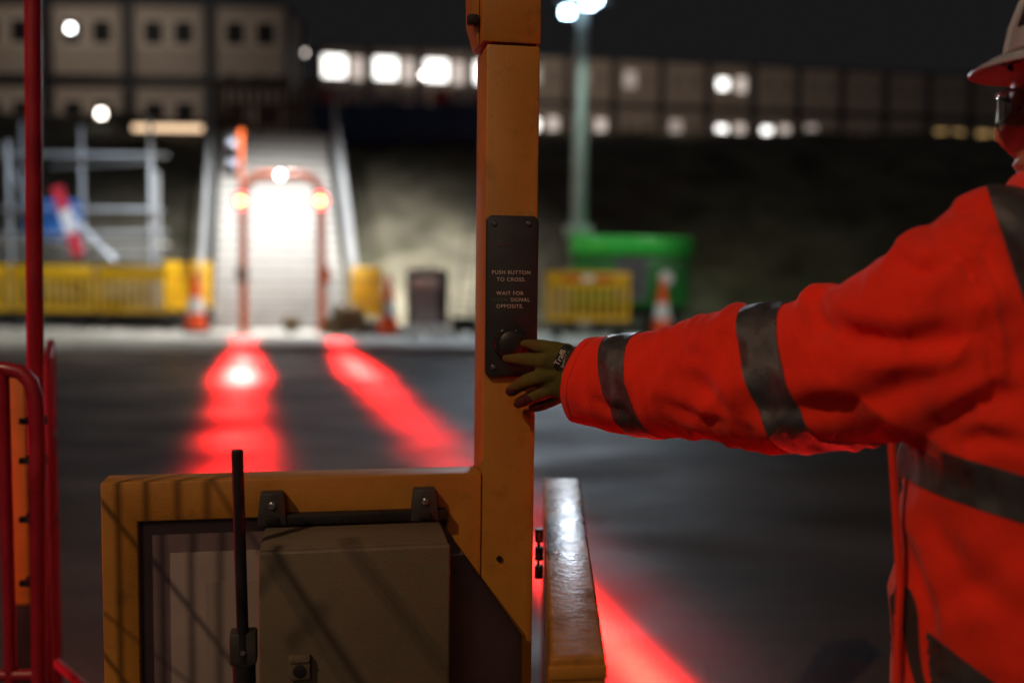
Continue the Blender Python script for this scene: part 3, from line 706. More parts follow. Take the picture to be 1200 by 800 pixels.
# ================================================================== NEAR GATE
GA = R(10.5)
PO = at(598.5, 400, 1.67); PO.z = 0
U = Vector((math.cos(GA), math.sin(GA), 0)); V = Vector((-math.sin(GA), math.cos(GA), 0)); Zv = Vector((0, 0, 1))
def G(px, py, v=0.0):
    """pixel on the plane parallel to the gate front at local depth v -> (u, z)"""
    p = at_plane(px, py, PO + V * v, V) - PO; return p.dot(U), p.z
gt = thing('crossing_gate_post', 'yellow steel crossing post with a wide framed base holding the grey cabinet', 'gate post', PO, GA)
ul, _ = G(567, 400); ur, _ = G(628.5, 400)
PD = .105
zt_, zseam = G(598, -60)[1], G(598, 52.5)[1]
uf = G(118, 600)[0]; ztf = G(330, 560)[1]
uc = G(565.5, 30)[0]; ucr = G(634, 20)[0]
q = MB(); q.box(((uc + ucr) / 2, PD / 2 - .001, (zseam + zt_) / 2 + .0016), (ucr - uc, PD + .004, zt_ - zseam - .0022)); cp = q.build('head_section', M_YEL, gt, bevel=.003)
# flared side flange of the head with its latch
q = MB(); q.prism([(0, zseam + .004), (-.012, zseam + .045), (-.014, zt_), (0, zt_)], (uc - .0015, .03, 0), (1, 0, 0), (0, 0, 1), (0, .07, 0)); q.build('side_flange', M_YEL, gt)
zla = G(560, 19)[1]; q = MB(); q.box((uc - .012, .028, zla), (.018, .02, .016)); q.build('latch', M_BLK, gt, bevel=.003)
# framed base: outer plate with an opening and a corner gusset (plate is one sheet, 60 mm return all round)
op_l, op_r = G(163, 700)[0], G(612, 700)[0]; op_t = G(330, 606)[1]
g1, g2 = G(523, 620), G(612, 745)
TH = .06
ulm = ul - .0015
zA = op_t - (ulm - g1[0]) * 1.17
zA = g1[1] + (g2[1] - g1[1]) * (ul - g1[0]) / (g2[0] - g1[0])
q = MB(); q.prism([(ul, zseam), (ur, zseam), (ur, 0), (op_r, 0), (op_r, g2[1]), (ul, zA)], (0, 0, 0), (1, 0, 0), (0, 0, 1), (0, PD, 0)); q.build('upright', M_YEL, gt, bevel=.004)
fr = MB(); fr.prism([(uf, 0), (op_l, 0), (op_l, op_t), (g1[0], op_t), (g1[0], g1[1]), (ulm, zA + .001), (ulm, ztf), (uf, ztf)], (0, 0, 0), (1, 0, 0), (0, 0, 1), (0, TH, 0))
fr.build('base_frame', M_YEL, gt, bevel=.0035)
q = MB(); q.box(((uf + ur) / 2, .024, ztf / 2 - .01), (ur - uf - .016, .006, ztf - .06)); q.build('back_sheet', M_INN, gt)
bl_, bt_ = G(199, 648, .018); q = MB(); q.box(((bl_ + .0) + .17, .0190, bt_ / 2), (.34, .003, bt_)); q.build('pale_inner_panel', M_BACK, gt, bevel=.0007)
bl2, bt2 = G(241, 682, .016); q = MB(); q.box((bl2 + .12, .0165, bt2 / 2), (.24, .0015, bt2)); q.build('inner_card', mat('pale_inner_card', (.29, .24, .22), .6, var=.1), gt)
# screw hole
hu, hz_ = G(585, 654); q = MB(); q.lathe([(.0052, 0), (.0052, .003)], (hu, -.0002, hz_), 18, (0, -1, 0)); q.build('bolt_plug', M_BLK, gt)
# mounting rail and two brackets
rl, rz0 = G(336, 607); rr_, _ = G(522, 603); q = MB(); q.box(((rl + rr_) / 2, -.012, G(430, 606, -.02)[1]), (rr_ - rl, .022, .017)); q.build('mounting_rail', M_BLK, gt, bevel=.002)
for px, py in ((318.5, 597), (498.5, 592)):
    bu, bz = G(px, py, -.03)
    q = MB(); q.prism([(-.024, -.028), (.024, -.028), (.018, .026), (-.018, .026)], (bu, -.026, bz), (1, 0, 0), (0, 0, 1), (0, .0245, 0)); bk = q.build('rail_bracket', M_DGREY, gt, bevel=.003)
    q = MB(); q.lathe([(.006, 0), (.006, .003), (.003, .0045)], (bu, -.026, bz + .006), 12, (0, -1, 0)); q.build('screw', M_STEEL, bk)
    q = MB(); q.box((bu, -.03, bz - .018), (.02, .006, .012)); q.build('clip', M_BLK, bk, bevel=.002)

# ---- push button panel
pb = thing('push_button_panel', 'slim black push button panel with instruction lettering on the yellow post', 'button panel', PO, GA)
x0, z1 = G(570, 252, -.008); x1, z0 = G(629, 441, -.008)
q = MB(); q.prism(rrect(x0, z0, x1, z1, .011), (0, -.0005, 0), (1, 0, 0), (0, 0, 1), (0, -.0085, 0)); pl = q.build('plate', M_PLATE, pb, bevel=.0015)
F = -.009
for px, py in ((579, 262), (619.5, 262), (578, 430), (619.5, 430)):
    u, z = G(px, py, F); q = MB(); q.lathe([(.0047, 0), (.0047, .0008), (.0033, .0026), (.0012, .0028)], (u, F, z), 14, (0, -1, 0)); q.build('screw', M_STEEL, pb)
def Tm(px, py): u, z = G(px, py, F); return Matrix.Translation((u, F - .0004, z)) @ Matrix.Rotation(R(90), 4, 'X')
for body, cx, by, m in (('PUSH BUTTON', 599, 321.2, M_TXT), ('TO CROSS.', 599, 329.4, M_TXT), ('WAIT FOR', 597.5, 345.6, M_TXT), ('OPPOSITE.', 597.5, 360.8, M_TXT)):
    text_obj('lettering', body, .0088, m, pb, Tm(cx, by), spacing=1.14)
text_obj('lettering', 'GREEN', .0088, M_TXTG, pb, Tm(584.7, 353.2), spacing=1.14); text_obj('lettering', 'SIGNAL', .0088, M_TXT, pb, Tm(609.5, 353.2), spacing=1.14)
u, z = G(586.6, 285.5, F); q = MB(); q.tube([(u + .0034 * math.cos(R(a)), F - .0004, z + .0034 * math.sin(R(a))) for a in range(0, 361, 20)], .0006, 6); q.build('indicator_ring', M_TXTD, pb)
u, z = G(597.5, 285.5, F); q = MB(); q.lathe([(.003, 0), (.003, .0006)], (u, F, z), 14, (0, -1, 0)); q.build('indicator_dot', mat('faint_dot', (.05, .048, .046), .5), pb)
u, z = G(612, 285.5, F); q = MB(); q.box((u, F - .0003, z), (.020, .0006, .0012)); q.build('indicator_line', mat('faint_line', (.045, .042, .042), .5), pb)
u, z = G(598, 402, F); q = MB(); q.lathe([(.029, 0), (.029, .006), (.027, .009), (.022, .010)], (u, F, z), 32, (0, -1, 0)); bz_ = q.build('button_bezel', M_BLK, pb)
q = MB(); q.lathe([(.021, .009), (.021, .012), (.018, .0145), (.010, .016), (.001, .0163)], (u, F, z), 32, (0, -1, 0)); q.build('push_button', mat('dark_button', (.014, .015, .014), .5), pb)
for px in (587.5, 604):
    u, z = G(px, 387.5, F); q = MB(); q.lathe([(.0022, 0), (.0022, .0008), (.001, .002)], (u, F - .010, z), 10, (0, -1, 0)); q.build('bezel_glint', M_STEEL, bz_)  # steel dots stand in for two glints on the button

# ---- grey electrical cabinet
BV0 = -.028; BV1 = -.17
ec = thing('electrical_cabinet', 'square grey electrical cabinet hung on the rail of the yellow base', 'cabinet', PO, GA)
bx0, zbt = G(303, 646, BV1); bx1, _ = G(527.5, 641, BV1)
_, zbt = G(415, 643, BV1); zbt += .0
zbb = zbt - .40
q = MB(); q.box(((bx0 + bx1) / 2, (BV0 + BV1 + .022) / 2, (zbt + zbb) / 2), (bx1 - bx0, BV0 - BV1 - .022, zbt - zbb)); q.build('cabinet_body', M_BOX, ec, bevel=.004)
q = MB(); q.box(((bx0 + bx1) / 2, BV1 + .0095, (zbt + zbb) / 2 - .001), (bx1 - bx0 + .002, .019, zbt - zbb + .002)); dr = q.build('cabinet_door', M_BOX, ec, bevel=.0045, seg=3)
lu, lz = G(351, 779, BV1); q = MB(); q.box((lu, BV1 - .006, lz), (.031, .011, .036)); lk = q.build('latch', M_BOX, ec, bevel=.0015)
q = MB(); q.lathe([(.0095, 0), (.0095, .002), (.006, .003)], (lu, BV1 - .0115, lz - .004), 20, (0, -1, 0)); q.build('lock_barrel', M_BLK, lk)
q = MB(); q.box((lu, BV1 - .0125, lz + .011), (.028, .003, .003)); q.build('latch_rib', M_BOX, lk)

# ---- black rod in its clamp in front of the base
RV = -.13
ru, rzt = G(278, 527, RV); ru2, rz2 = G(285, 760, RV)
rd = thing('black_antenna_rod', 'thin black upright rod held in a dark clamp left of the cabinet', 'rod', PO, GA)
q = MB(); q.tube([(ru2 + (ru2 - ru) * .6, RV, rz2 - .2), (ru2, RV, rz2), (ru, RV, rzt - .003)], .0088, 16); q.tube([(ru, RV, rzt - .003), (ru, RV, rzt)], [.0088, .0078], 16); q.build('rod', M_BLK, rd)
cu_, cz = G(285, 762, RV); q = MB(); q.box((cu_, RV + .008, cz + .004), (.040, .03, .05)); ck = q.build('clamp', M_DGREY, rd, bevel=.004)
q = MB(); q.tube([(cu_ + .001, RV, cz - .018), (cu_ + .012, RV, -.0 + .02)], .017, 16); q.build('sleeve', M_BLK, rd)
q = MB(); q.lathe([(.004, 0), (.004, .003)], (cu_, RV - .007, cz), 10, (0, -1, 0)); q.build('screw', M_STEEL, ck)
q = MB(); q.box((cu_, RV / 2 + .012, .035), (.05, -RV + .05, .03)); q.build('foot', M_DGREY, rd, bevel=.004)

# ---- yellow swing barrier right of the post
zs = .845
fl, frr, nl, nr = at_z(636.5, 560, zs), at_z(678, 560, zs), at_z(645, 770, zs), at_z(710, 768, zs)
sw = thing('swing_barrier', 'weathered yellow swing barrier hinged to the right of the crossing post', 'swing barrier', ((fl.x + nr.x) / 2, (fl.y + nr.y) / 2, 0), 0)
q = MB(); top = [nl, nr, frr, fl]
def slab(mb, pts, zt, zb): mb.add([(p.x, p.y, zb) for p in pts] + [(p.x, p.y, zt) for p in pts], [(3, 2, 1, 0), (4, 5, 6, 7), (0, 1, 5, 4), (1, 2, 6, 5), (2, 3, 7, 6), (3, 0, 4, 7)])
slab(q, top, zs, .12); q.build('barrier_leaf', M_YELT, sw, bevel=.005, world=True, seg=3)
q = MB(); e = (nr - nl).normalized(); yv = (fl - nl).normalized()
slab(q, [nl - e * .002 - yv * .003, nr + e * .002 - yv * .003, nr + e * .002 + yv * .006, nl - e * .002 + yv * .006], zs - .012, zs - .03); q.build('weld_strip', M_YEL, sw, bevel=.002, world=True)
hp = at(631.5, 648, 1.78)
q = MB()
for dz in (.034, 0, -.034): q.tube([hp + Vector((0, 0, dz - .012)), hp + Vector((0, 0, dz + .012))], .0075, 12)
q.build('hinge', M_DGREY, sw, world=True)
q = MB(); q.tube([hp + Vector((-.001, -.009, -.042)), hp + Vector((-.001, -.009, .042))], .0028, 8); q.build('hinge_pin', M_STEEL, sw, world=True)
q = MB(); q.tube([(fl + frr) / 2 * 1 + Vector((0, -.06, -(zs - .13))), ((fl + frr) / 2).xy.to_3d() + Vector((0, -.06, 0))], .02, 10); q.build('leg', M_DGREY, sw, world=True)
q = MB(); m_ = (nl + nr) / 2; q.tube([(m_.x, m_.y + .08, .13), (m_.x, m_.y + .08, 0)], .02, 10); q.build('leg', M_DGREY, sw, world=True)

# ---- red tall pole and red railing on the left
RY = 2.12
pt, pbt = at(38.5, -40, RY), at(41.5, 470, RY)
rp_ = thing('red_pole', 'tall red tubular pole rising out of the frame on the left', 'pole', (pbt.x, RY, 0), 0)
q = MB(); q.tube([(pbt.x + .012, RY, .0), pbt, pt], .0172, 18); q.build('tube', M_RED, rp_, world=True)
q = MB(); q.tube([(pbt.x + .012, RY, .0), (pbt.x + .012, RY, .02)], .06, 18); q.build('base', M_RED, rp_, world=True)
for py in (492, 538, 606, 680):
    p = at(43, py, RY); q = MB(); q.tube([p - Vector((0, 0, .009)), p + Vector((0, 0, .009))], .0215, 16); c_ = q.build('clamp', M_BLK, rp_, world=True)
    q = MB(); q.box(p + Vector((-.016, -.018, 0)), (.022, .012, .012)); q.build('clamp_bolt', M_DGREY, c_, world=True)
rb = thing('red_railing', 'red tubular railing with a rounded top corner at the left edge', 'railing', (at(20, 600, RY - .15).x, RY - .15, 0), 0)
Yr = RY - .12
pts = [at(-70, 430, Yr), at(5, 432, Yr), at(25, 436, Yr), at(36, 448, Yr), at(42, 468, Yr), at(44, 520, Yr), at(46, 800, Yr)]; low = pts[-1].copy(); low.z = .0; pts.append(low)
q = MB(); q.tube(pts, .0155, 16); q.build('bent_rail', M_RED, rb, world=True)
for x in (3, -40):
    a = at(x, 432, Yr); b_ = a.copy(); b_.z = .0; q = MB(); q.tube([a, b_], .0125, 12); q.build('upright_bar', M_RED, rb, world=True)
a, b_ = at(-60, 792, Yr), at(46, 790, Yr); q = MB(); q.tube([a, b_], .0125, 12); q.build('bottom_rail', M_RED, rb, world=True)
r2 = thing('red_frame_leg', 'narrow red gate frame with dark couplings standing right of the tall red pole', 'gate frame', (at(58, 600, RY + .22).x, RY + .22, 0), 0)
Y2 = RY + .22
p0_, p1_ = at(51, 418, Y2 - .1), at(59, 398, Y2 + .25)
top_ = at(60, 398, Y2 + .25); 
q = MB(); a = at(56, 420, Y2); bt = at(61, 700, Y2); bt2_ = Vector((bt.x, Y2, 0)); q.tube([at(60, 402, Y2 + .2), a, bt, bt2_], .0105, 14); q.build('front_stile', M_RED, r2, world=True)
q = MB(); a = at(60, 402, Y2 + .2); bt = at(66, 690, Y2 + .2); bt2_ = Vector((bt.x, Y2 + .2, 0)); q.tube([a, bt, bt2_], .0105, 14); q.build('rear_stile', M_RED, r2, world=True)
for py in (512, 608, 678):
    a, b_ = at(57.5, py, Y2), at(62, py - 4, Y2 + .2); q = MB(); q.tube([a, b_], .009, 10); q.build('coupling', M_BLK, r2, world=True)
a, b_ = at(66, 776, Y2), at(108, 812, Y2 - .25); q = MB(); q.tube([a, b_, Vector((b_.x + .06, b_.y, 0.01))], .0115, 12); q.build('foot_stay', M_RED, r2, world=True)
yb = thing('yellow_board', 'narrow yellow board standing behind the red railing at the left edge', 'board', (at(18, 600, RY + .5).x, RY + .5, 0), 0)
Y3 = RY + .5
a, b_ = at(8, 438, Y3), at(36, 706, Y3); q = MB(); q.box(((a.x + b_.x) / 2, Y3, (a.z + b_.z) / 2), (b_.x - a.x + .01, .03, a.z - b_.z)); q.build('panel', M_YEL, yb, bevel=.003, world=True)
q = MB(); q.box(((a.x + b_.x) / 2 + .005, Y3, b_.z / 2 - .002), (b_.x - a.x + .03, .05, b_.z - .004)); q.build('stand', M_BLK, yb, bevel=.004, world=True)
lamp("red_beacon_west", 'POINT', (-2.25, 2.15, .70), 38, (1, .02, .05), None, .06)

# ---- welded mesh fence left of the photographer (its wires throw the shadows on the cabinet)
FX = -1.0
def wire_pt(px, py, v):
    u, z = G(px, py, v); p = PO + U * u + V * v + Zv * z
    return KEY + (p - KEY) * ((FX - KEY.x) / (p.x - KEY.x))
fn = thing('mesh_fence', 'grey wire fence with slack diagonal bracing beside the photographer', 'fence', (FX, 1.2, 0), 0)
WZ = 2.35
for (xa, ya, xb, yb, v, r) in ((138, 566, 138, 800, 0, .0032), (171, 566, 172, 700, 0, .0032), (208, 566, 209, 700, 0, .0032), (243, 600, 243, 740, 0, .0032)):
    a_, b_ = wire_pt(xa, ya, v), wire_pt(xb, yb, v); q = MB(); q.tube([Vector((FX, a_.y, .0)), Vector((FX, a_.y, WZ))], r, 8); q.build('upright_wire', M_ROPE, fn, world=True); YL = a_.y
for (xa, ya, xb, yb, v, r, ea, eb) in ((117, 585, 269, 777, 0, .0034, .6, .5), (117, 714, 155, 745, 0, .0018, 2.0, 1.5), (117, 761, 145, 796, 0, .0030, 3.0, 2), (219, 563, 338, 764, BV1 / 2, .0026, .6, .3),
        (322, 648, 422, 800, BV1, .0052, .25, .3), (312, 655, 404, 800, BV1, .0020, .2, .3), (390, 622, 517, 785, BV1, .0020, .3, .2), (402, 622, 529, 785, BV1, .0020, .3, .2), (303, 690, 330, 655, BV1, .0028, .1, .1), (342, 752, 378, 715, BV1, .0028, .1, .1)):
    a_, b_ = wire_pt(xa, ya, v), wire_pt(xb, yb, v); d_ = b_ - a_
    q = MB(); q.tube([a_ - d_ * ea, b_ + d_ * eb], r, 8); q.build('bracing_wire', M_ROPE, fn, world=True)
YP = wire_pt(60, 600, 0).y + .12
q = MB(); q.tube([(FX, YP, 0), (FX, YP, WZ + .05)], .02, 12); q.build('post', M_ROPE, fn, world=True)
q = MB(); q.tube([(FX, YP, WZ), (FX, wire_pt(250, 600, 0).y, WZ)], .012, 10); q.build('rail', M_ROPE, fn, world=True)

# ================================================================== THE WORKER
PC = Vector((.755, 1.30, 0)); PSI = R(50)
FWD = Vector((-math.cos(PSI), math.sin(PSI), 0)); LFT = Zv.cross(FWD)
person = thing('person', 'worker in orange hi vis jacket and white helmet pressing the crossing button with gloved hand', 'person', (PC.x, PC.y, 0), 0)

def oval(c, a, ra, b, rb, n=36, pw=1.0):
    o = []
    for k in range(n):
        t = 2 * math.pi * k / n; ct, st_ = math.cos(t), math.sin(t)
        if pw != 1: ct = math.copysign(abs(ct) ** pw, ct); st_ = math.copysign(abs(st_) ** pw, st_)
        o.append(c + a * (ra * ct) + b * (rb * st_))
    return o

# --- left sleeve: axis and half-thickness read along the arm
SL = [(660, 441, 36, 1.605), (668, 442.5, 44, 1.60), (690, 447, 49, 1.583), (715, 449, 53, 1.563), (745, 450, 58, 1.54), (790, 448, 65, 1.505), (830, 445, 70, 1.473), (868, 441, 79, 1.443),
      (905, 440, 83, 1.413), (945, 439, 83, 1.38), (990, 433, 87, 1.345), (1030, 420, 98, 1.313), (1070, 405, 114, 1.28), (1112, 396, 116, 1.247), (1150, 392, 108, 1.23), (1190, 396, 96, 1.23)]
axp = [at(x, y, d) for x, y, h, d in SL]
def sleeve_rings(shift=0.0):
    rg = []
    for i, (x, y, h, d) in enumerate(SL):
        t = (axp[min(i + 1, len(SL) - 1)] - axp[max(0, i - 1)]).normalized()
        a = (Zv - t * t.z).normalized(); b = t.cross(a)
        r = h * d / FPX
        rg.append(oval(axp[i], a, r + shift, b, min(r, .105) * .95 + shift, 40))
    return rg
# --- torso
def torso_rings(rows, n=48):
    return [oval(PC + Vector((dx, dy, z)) , FWD, rx, LFT, ry, n, .88) for z, rx, ry, dx, dy in rows]
TR = [(.72, .200, .272, 0, 0), (.80, .202, .272, 0, 0), (.92, .198, .268, 0, 0), (1.04, .192, .262, 0, 0), (1.14, .185, .258, 0, 0), (1.22, .175, .25, 0, 0), (1.28, .158, .232, 0, 0),
      (1.325, .135, .20, 0, 0), (1.36, .115, .165, .005, 0), (1.39, .098, .125, .01, 0), (1.42, .085, .09, .015, 0)]
jk = MB(); jk.rings(torso_rings(TR)); jk.rings(sleeve_rings())
# right arm, hanging on the far side
RS = PC - LFT * .20 + Vector((0, 0, 1.31)); RE = RS - LFT * .10 + FWD * .02 - Vector((0, 0, .30)); RH = RE + FWD * .16 - Vector((0, 0, .22))
def limb_rings(pts, rs, n=28):
    rg = []
    for i, p in enumerate(pts):
        t = (pts[min(i + 1, len(pts) - 1)] - pts[max(0, i - 1)]).normalized(); a = t.cross(FWD if abs(t.dot(FWD)) < .9 else LFT).normalized(); b = t.cross(a)
        rg.append(oval(p, a, rs[i], b, rs[i], n))
    return rg
jk.rings(limb_rings([RS, RS.lerp(RE, .5), RE, RE.lerp(RH, .6), RH], [.11, .095, .082, .074, .066]))
# shoulder yoke and lumps of the heavy folds
def blob(px, py, d, r, sc=(1, 1, 1)): jk.ball(at(px, py, d), r, 10, sc)
blob(1082, 330, 1.262, .055, (1.0, 1, .9)); blob(966, 378, 1.37, .050, (.8, 1, 1)); blob(1128, 330, 1.25, .085); blob(1170, 300, 1.27, .085); blob(1150, 380, 1.235, .10)
# collar, a standing fold round the neck
CB = PC + Vector((.018, .0, 1.395)); tilt = Vector((.10, -.02, .995)).normalized()
ca = (FWD - tilt * FWD.dot(tilt)).normalized(); cb_ = tilt.cross(ca)
for hgt, ra, rb_, rr_ in ((.0, .128, .122, .03), (.03, .118, .112, .026), (.055, .110, .104, .02)):
    n = 30; pts = [CB + tilt * hgt + ca * (ra * math.cos(2 * math.pi * k / n)) + cb_ * (rb_ * math.sin(2 * math.pi * k / n)) for k in range(n + 1)]
    jk.tube(pts, rr_, 10)
bm = evaluated_mesh(jk, .005, 8)
# cloth folds
sdir = (axp[-4] - axp[1]).normalized(); s0 = axp[1]; slen = (axp[-4] - axp[1]).length
sa = (Zv - sdir * sdir.z).normalized(); sb_ = sdir.cross(sa)
def ridge(x): return 1 - 2 * abs(x)
def folds(p):
    q = p - s0; t = q.dot(sdir); y = q.dot(sa); z_ = q.dot(sb_)
    arm = sstep(-.02, .05, t) * (1 - sstep(slen + .06, slen + .16, t)) * (1 if p.z > 1.02 else 0) * (1 - sstep(.16, .20, abs(y)))
    # sleeve: oblique creases running down from the elbow and armpit
    a = noise.noise(Vector((t * 7 + y * 9, y * 3.2 - t * 2, z_ * 3)) + Vector((3, 1, 2)))
    b = noise.noise(Vector((t * 15 - y * 11, y * 6, z_ * 5 + 7)))
    c = noise.noise(Vector((t * 34, y * 11 + t * 14, z_ * 9 + 3)))
    amp = .35 + .65 * sstep(.12, .34, t)
    d = arm * (amp * (.013 * ridge(a) + .008 * ridge(b)) + .0040 * ridge(c) - .009 * amp)
    # torso: long slanting drapes below the armpit
    tor = 1 - arm; u = p.dot(LFT); f = p.dot(FWD)
    a = noise.noise(Vector((u * 5 + p.z * 5, p.z * 4 - u * 3, f * 4 + 5))); b = noise.noise(Vector((u * 13 + p.z * 7, p.z * 7, f * 9)))
    d += tor * (.013 * ridge(a) + .005 * ridge(b) - .008) * (1 - .5 * sstep(1.36, 1.45, p.z))
    return d
bm.normal_update()
off = [(v, v.normal * folds(v.co)) for v in bm.verts]
for v, o in off: v.co = v.co + o
bm.normal_update()
from mathutils.bvhtree import BVHTree
from mathutils.kdtree import KDTree
JT = BVHTree.FromBMesh(bm)
CREASES = [([(950, 352), (962, 378), (1000, 396), (1060, 404), (1120, 396), (1190, 372)], .016, .016), ([(880, 478), (950, 482), (1030, 466), (1100, 440), (1190, 408)], .012, .018),
           ([(800, 432), (830, 462), (862, 500)], .009, .014), ([(770, 470), (820, 492), (860, 496)], .007, .012), ([(690, 462), (712, 478), (738, 486)], .006, .010), ([(935, 415), (985, 440), (1060, 436)], .004, .016),
           ([(1058, 300), (1072, 318), (1108, 314)], .010, .012), ([(1105, 286), (1132, 305), (1150, 345), (1163, 400), (1165, 450), (1152, 510)], .008, .0055), ([(1112, 284), (1140, 303), (1158, 345), (1171, 400), (1173, 450)], -.005, .006),
           ([(1198, 455), (1150, 470), (1110, 492)], .012, .012), ([(1198, 520), (1150, 512), (1120, 520)], .010, .010), ([(1066, 640), (1085, 700), (1092, 760)], .008, .012), ([(1100, 620), (1130, 680), (1190, 720)], .009, .018), ([(1090, 720), (1140, 690), (1195, 640)], .008, .018),
           ([(845, 385), (862, 405), (868, 440)], .006, .010), ([(790, 392), (800, 412), (830, 425)], .006, .010)]
for line, amp_, wid in CREASES:
    pts = []
    for (xa, ya), (xb, yb) in zip(line, line[1:]):
        for k in range(14):
            h = JT.ray_cast(CAMP, ray(xa + (xb - xa) * k / 14, ya + (yb - ya) * k / 14))
            if h[0] is not None and h[3] < 1.9: pts.append(h[0])
    if not pts: continue
    kd = KDTree(len(pts))
    for i, p in enumerate(pts): kd.insert(p, i)
    kd.balance(); n_ = len(pts)
    for v in bm.verts:
        c_, i, dist = kd.find(v.co)
        if dist < wid * 4:
            fade = min(1, .25 + 3.0 * min(i, n_ - 1 - i) / n_); up_ = (v.co.z - c_.z) / wid
            v.co -= v.normal * (amp_ * fade * (math.exp(-(dist / wid) ** 2) - .45 * math.exp(-((dist - 1.9 * wid) / (1.1 * wid)) ** 2) * (1 if up_ > 0 else .4)))
# the cuff opening is cut a little on the slant
cn = (sdir - sa * .30).normalized(); hc_ = JT.ray_cast(CAMP, ray(658, 447))[0]
bmesh.ops.bisect_plane(bm, geom=bm.verts[:] + bm.edges[:] + bm.faces[:], plane_co=hc_, plane_no=cn, clear_inner=True)
for _ in range(1): bmesh.ops.smooth_vert(bm, verts=bm.verts[:], factor=.5, use_axis_x=True, use_axis_y=True, use_axis_z=True)
bm.normal_update()

# --- reflective tape: strips cut out of the cloth surface and set 1.2 mm proud
def strip(n0, d0, d1, keep, lift=.0016):
    """faces of the jacket between the planes n0.x = d0 and n0.x = d1 that satisfy keep(center)"""
    b = bm.copy(); n0 = n0.normalized()
    for dd, inner in ((d0, True), (d1, False)):
        geom = b.verts[:] + b.edges[:] + b.faces[:]
        bmesh.ops.bisect_plane(b, geom=geom, plane_co=n0 * dd, plane_no=n0, clear_inner=inner, clear_outer=not inner)
    kill = [f for f in b.faces if not keep(f.calc_center_median())]
    bmesh.ops.delete(b, geom=kill, context='FACES')
    b.normal_update()
    for v in b.verts: v.co += v.normal * lift
    ret = bmesh.ops.extrude_face_region(b, geom=b.faces[:])
    nv = [g_ for g_ in ret['geom'] if isinstance(g_, bmesh.types.BMVert)]
    for v in nv: v.co -= v.normal * (lift + .003)
    bmesh.ops.recalc_face_normals(b, faces=b.faces[:])
    return b
tapes = []
def arm_keep(c):
    q = c - s0; t = q.dot(sdir)
    return (q - sdir * t).length < .20 and t < slen + .1
def plane_from(px, ytop, ybot, px2, d):
    """normal of the plane through the eye-line of two edge pixels, perpendicular to the picture"""
    a, b = at(px, ytop, d), at(px2, ybot, d); return a, b
JT = BVHTree.FromBMesh(bm)
def on_jacket(px, py):
    h = JT.ray_cast(CAMP, ray(px, py)); assert h[0] is not None, (px, py); return h[0]
jacket_tapes = []
for xl, xr, yy, k in ((704, 732, 450, .16), (871, 919, 440, .22)):
    nrm = (sdir + sa * k).normalized()
    jacket_tapes.append(strip(nrm, nrm.dot(on_jacket(xl, yy)), nrm.dot(on_jacket(xr, yy)), arm_keep))
def torso_keep(c):
    q = c - s0; t = q.dot(sdir); r = (q - sdir * t).length
    return Vector((c.x - PC.x, c.y - PC.y)).length < .36 and not (t < slen + .06 and r < .15 and c.z > 1.12)
def band_plane(p0, p1):
    e = on_jacket(*p1) - on_jacket(*p0); e = (e - FWD * e.dot(FWD)).normalized(); n_ = FWD.cross(e).normalized(); return n_ if n_.z > 0 else -n_
tn = Vector((.21, 0, 1)).normalized()
d0, d1 = tn.dot(on_jacket(1140, 594)), tn.dot(on_jacket(1140, 540)); jacket_tapes.append(strip(tn, d0, d1, torso_keep))
tn = Vector((.66, 0, 1)).normalized()
d1 = tn.dot(on_jacket(1130, 773)); jacket_tapes.append(strip(tn, d1 - .06, d1, lambda c: torso_keep(c) and c.x > on_jacket(1093, 770).x - .002))
nx = Vector((1, .05, .03)).normalized(); zt_op = on_jacket(1072, 695).z; dA, dB = nx.dot(on_jacket(1063, 760)), nx.dot(on_jacket(1078, 760))
opening = strip(nx, dA, dB, lambda c: c.z < zt_op - max(0, (nx.dot(c) - dA - .006)) * 4 and c.y < PC.y, .0012)
# brace over the left shoulder
bp_ = on_jacket(1166, 250); bp2 = on_jacket(1192, 330); e = (bp2 - bp_).normalized(); bn = e.cross((CAMP - bp_).normalized()).normalized()
if bn.x < 0: bn = -bn
jacket_tapes.append(strip(bn, bn.dot(bp_), bn.dot(bp_) + .05, lambda c: c.z > 1.15 and c.z < 1.52 and Vector((c.x - CB.x, c.y - CB.y)).length > .145))
cuff = strip(cn, cn.dot(hc_) - .02, cn.dot(hc_) + .014, arm_keep, .0012)
jacket = from_bm('jacket', bm, M_ORG, person)
from_bm('front_opening', opening, M_DKFAB, jacket, sharp=60)
for b in jacket_tapes: from_bm('reflective_band', b, M_TAPE, jacket, sharp=60)
# cuff hem and armhole seam: stitched ridges following the cloth
from_bm('cuff_hem', cuff, M_ORG, jacket, sharp=60)
q = MB(); e0 = axp[1] + sdir * .022; q.rings([oval(e0, sa, .05, sb_, .05), oval(e0 + sdir * .02, sa, .052, sb_, .050)]); q.build('cuff_lining', M_DKFAB, jacket, world=True)
# front flap of the open jacket
q = MB(); q.rings([[p + o for o in (Vector((0, -.004, 0)), Vector((.006, 0, 0)), Vector((0, .004, 0)), Vector((-.004, 0, 0)))] for p in (at(1044, 520, 1.235), at(1049, 600, 1.225), at(1054, 686, 1.22), at(1051, 750, 1.21), at(1050, 840, 1.20))])
q.build('front_edge', M_ORG, jacket, world=True)

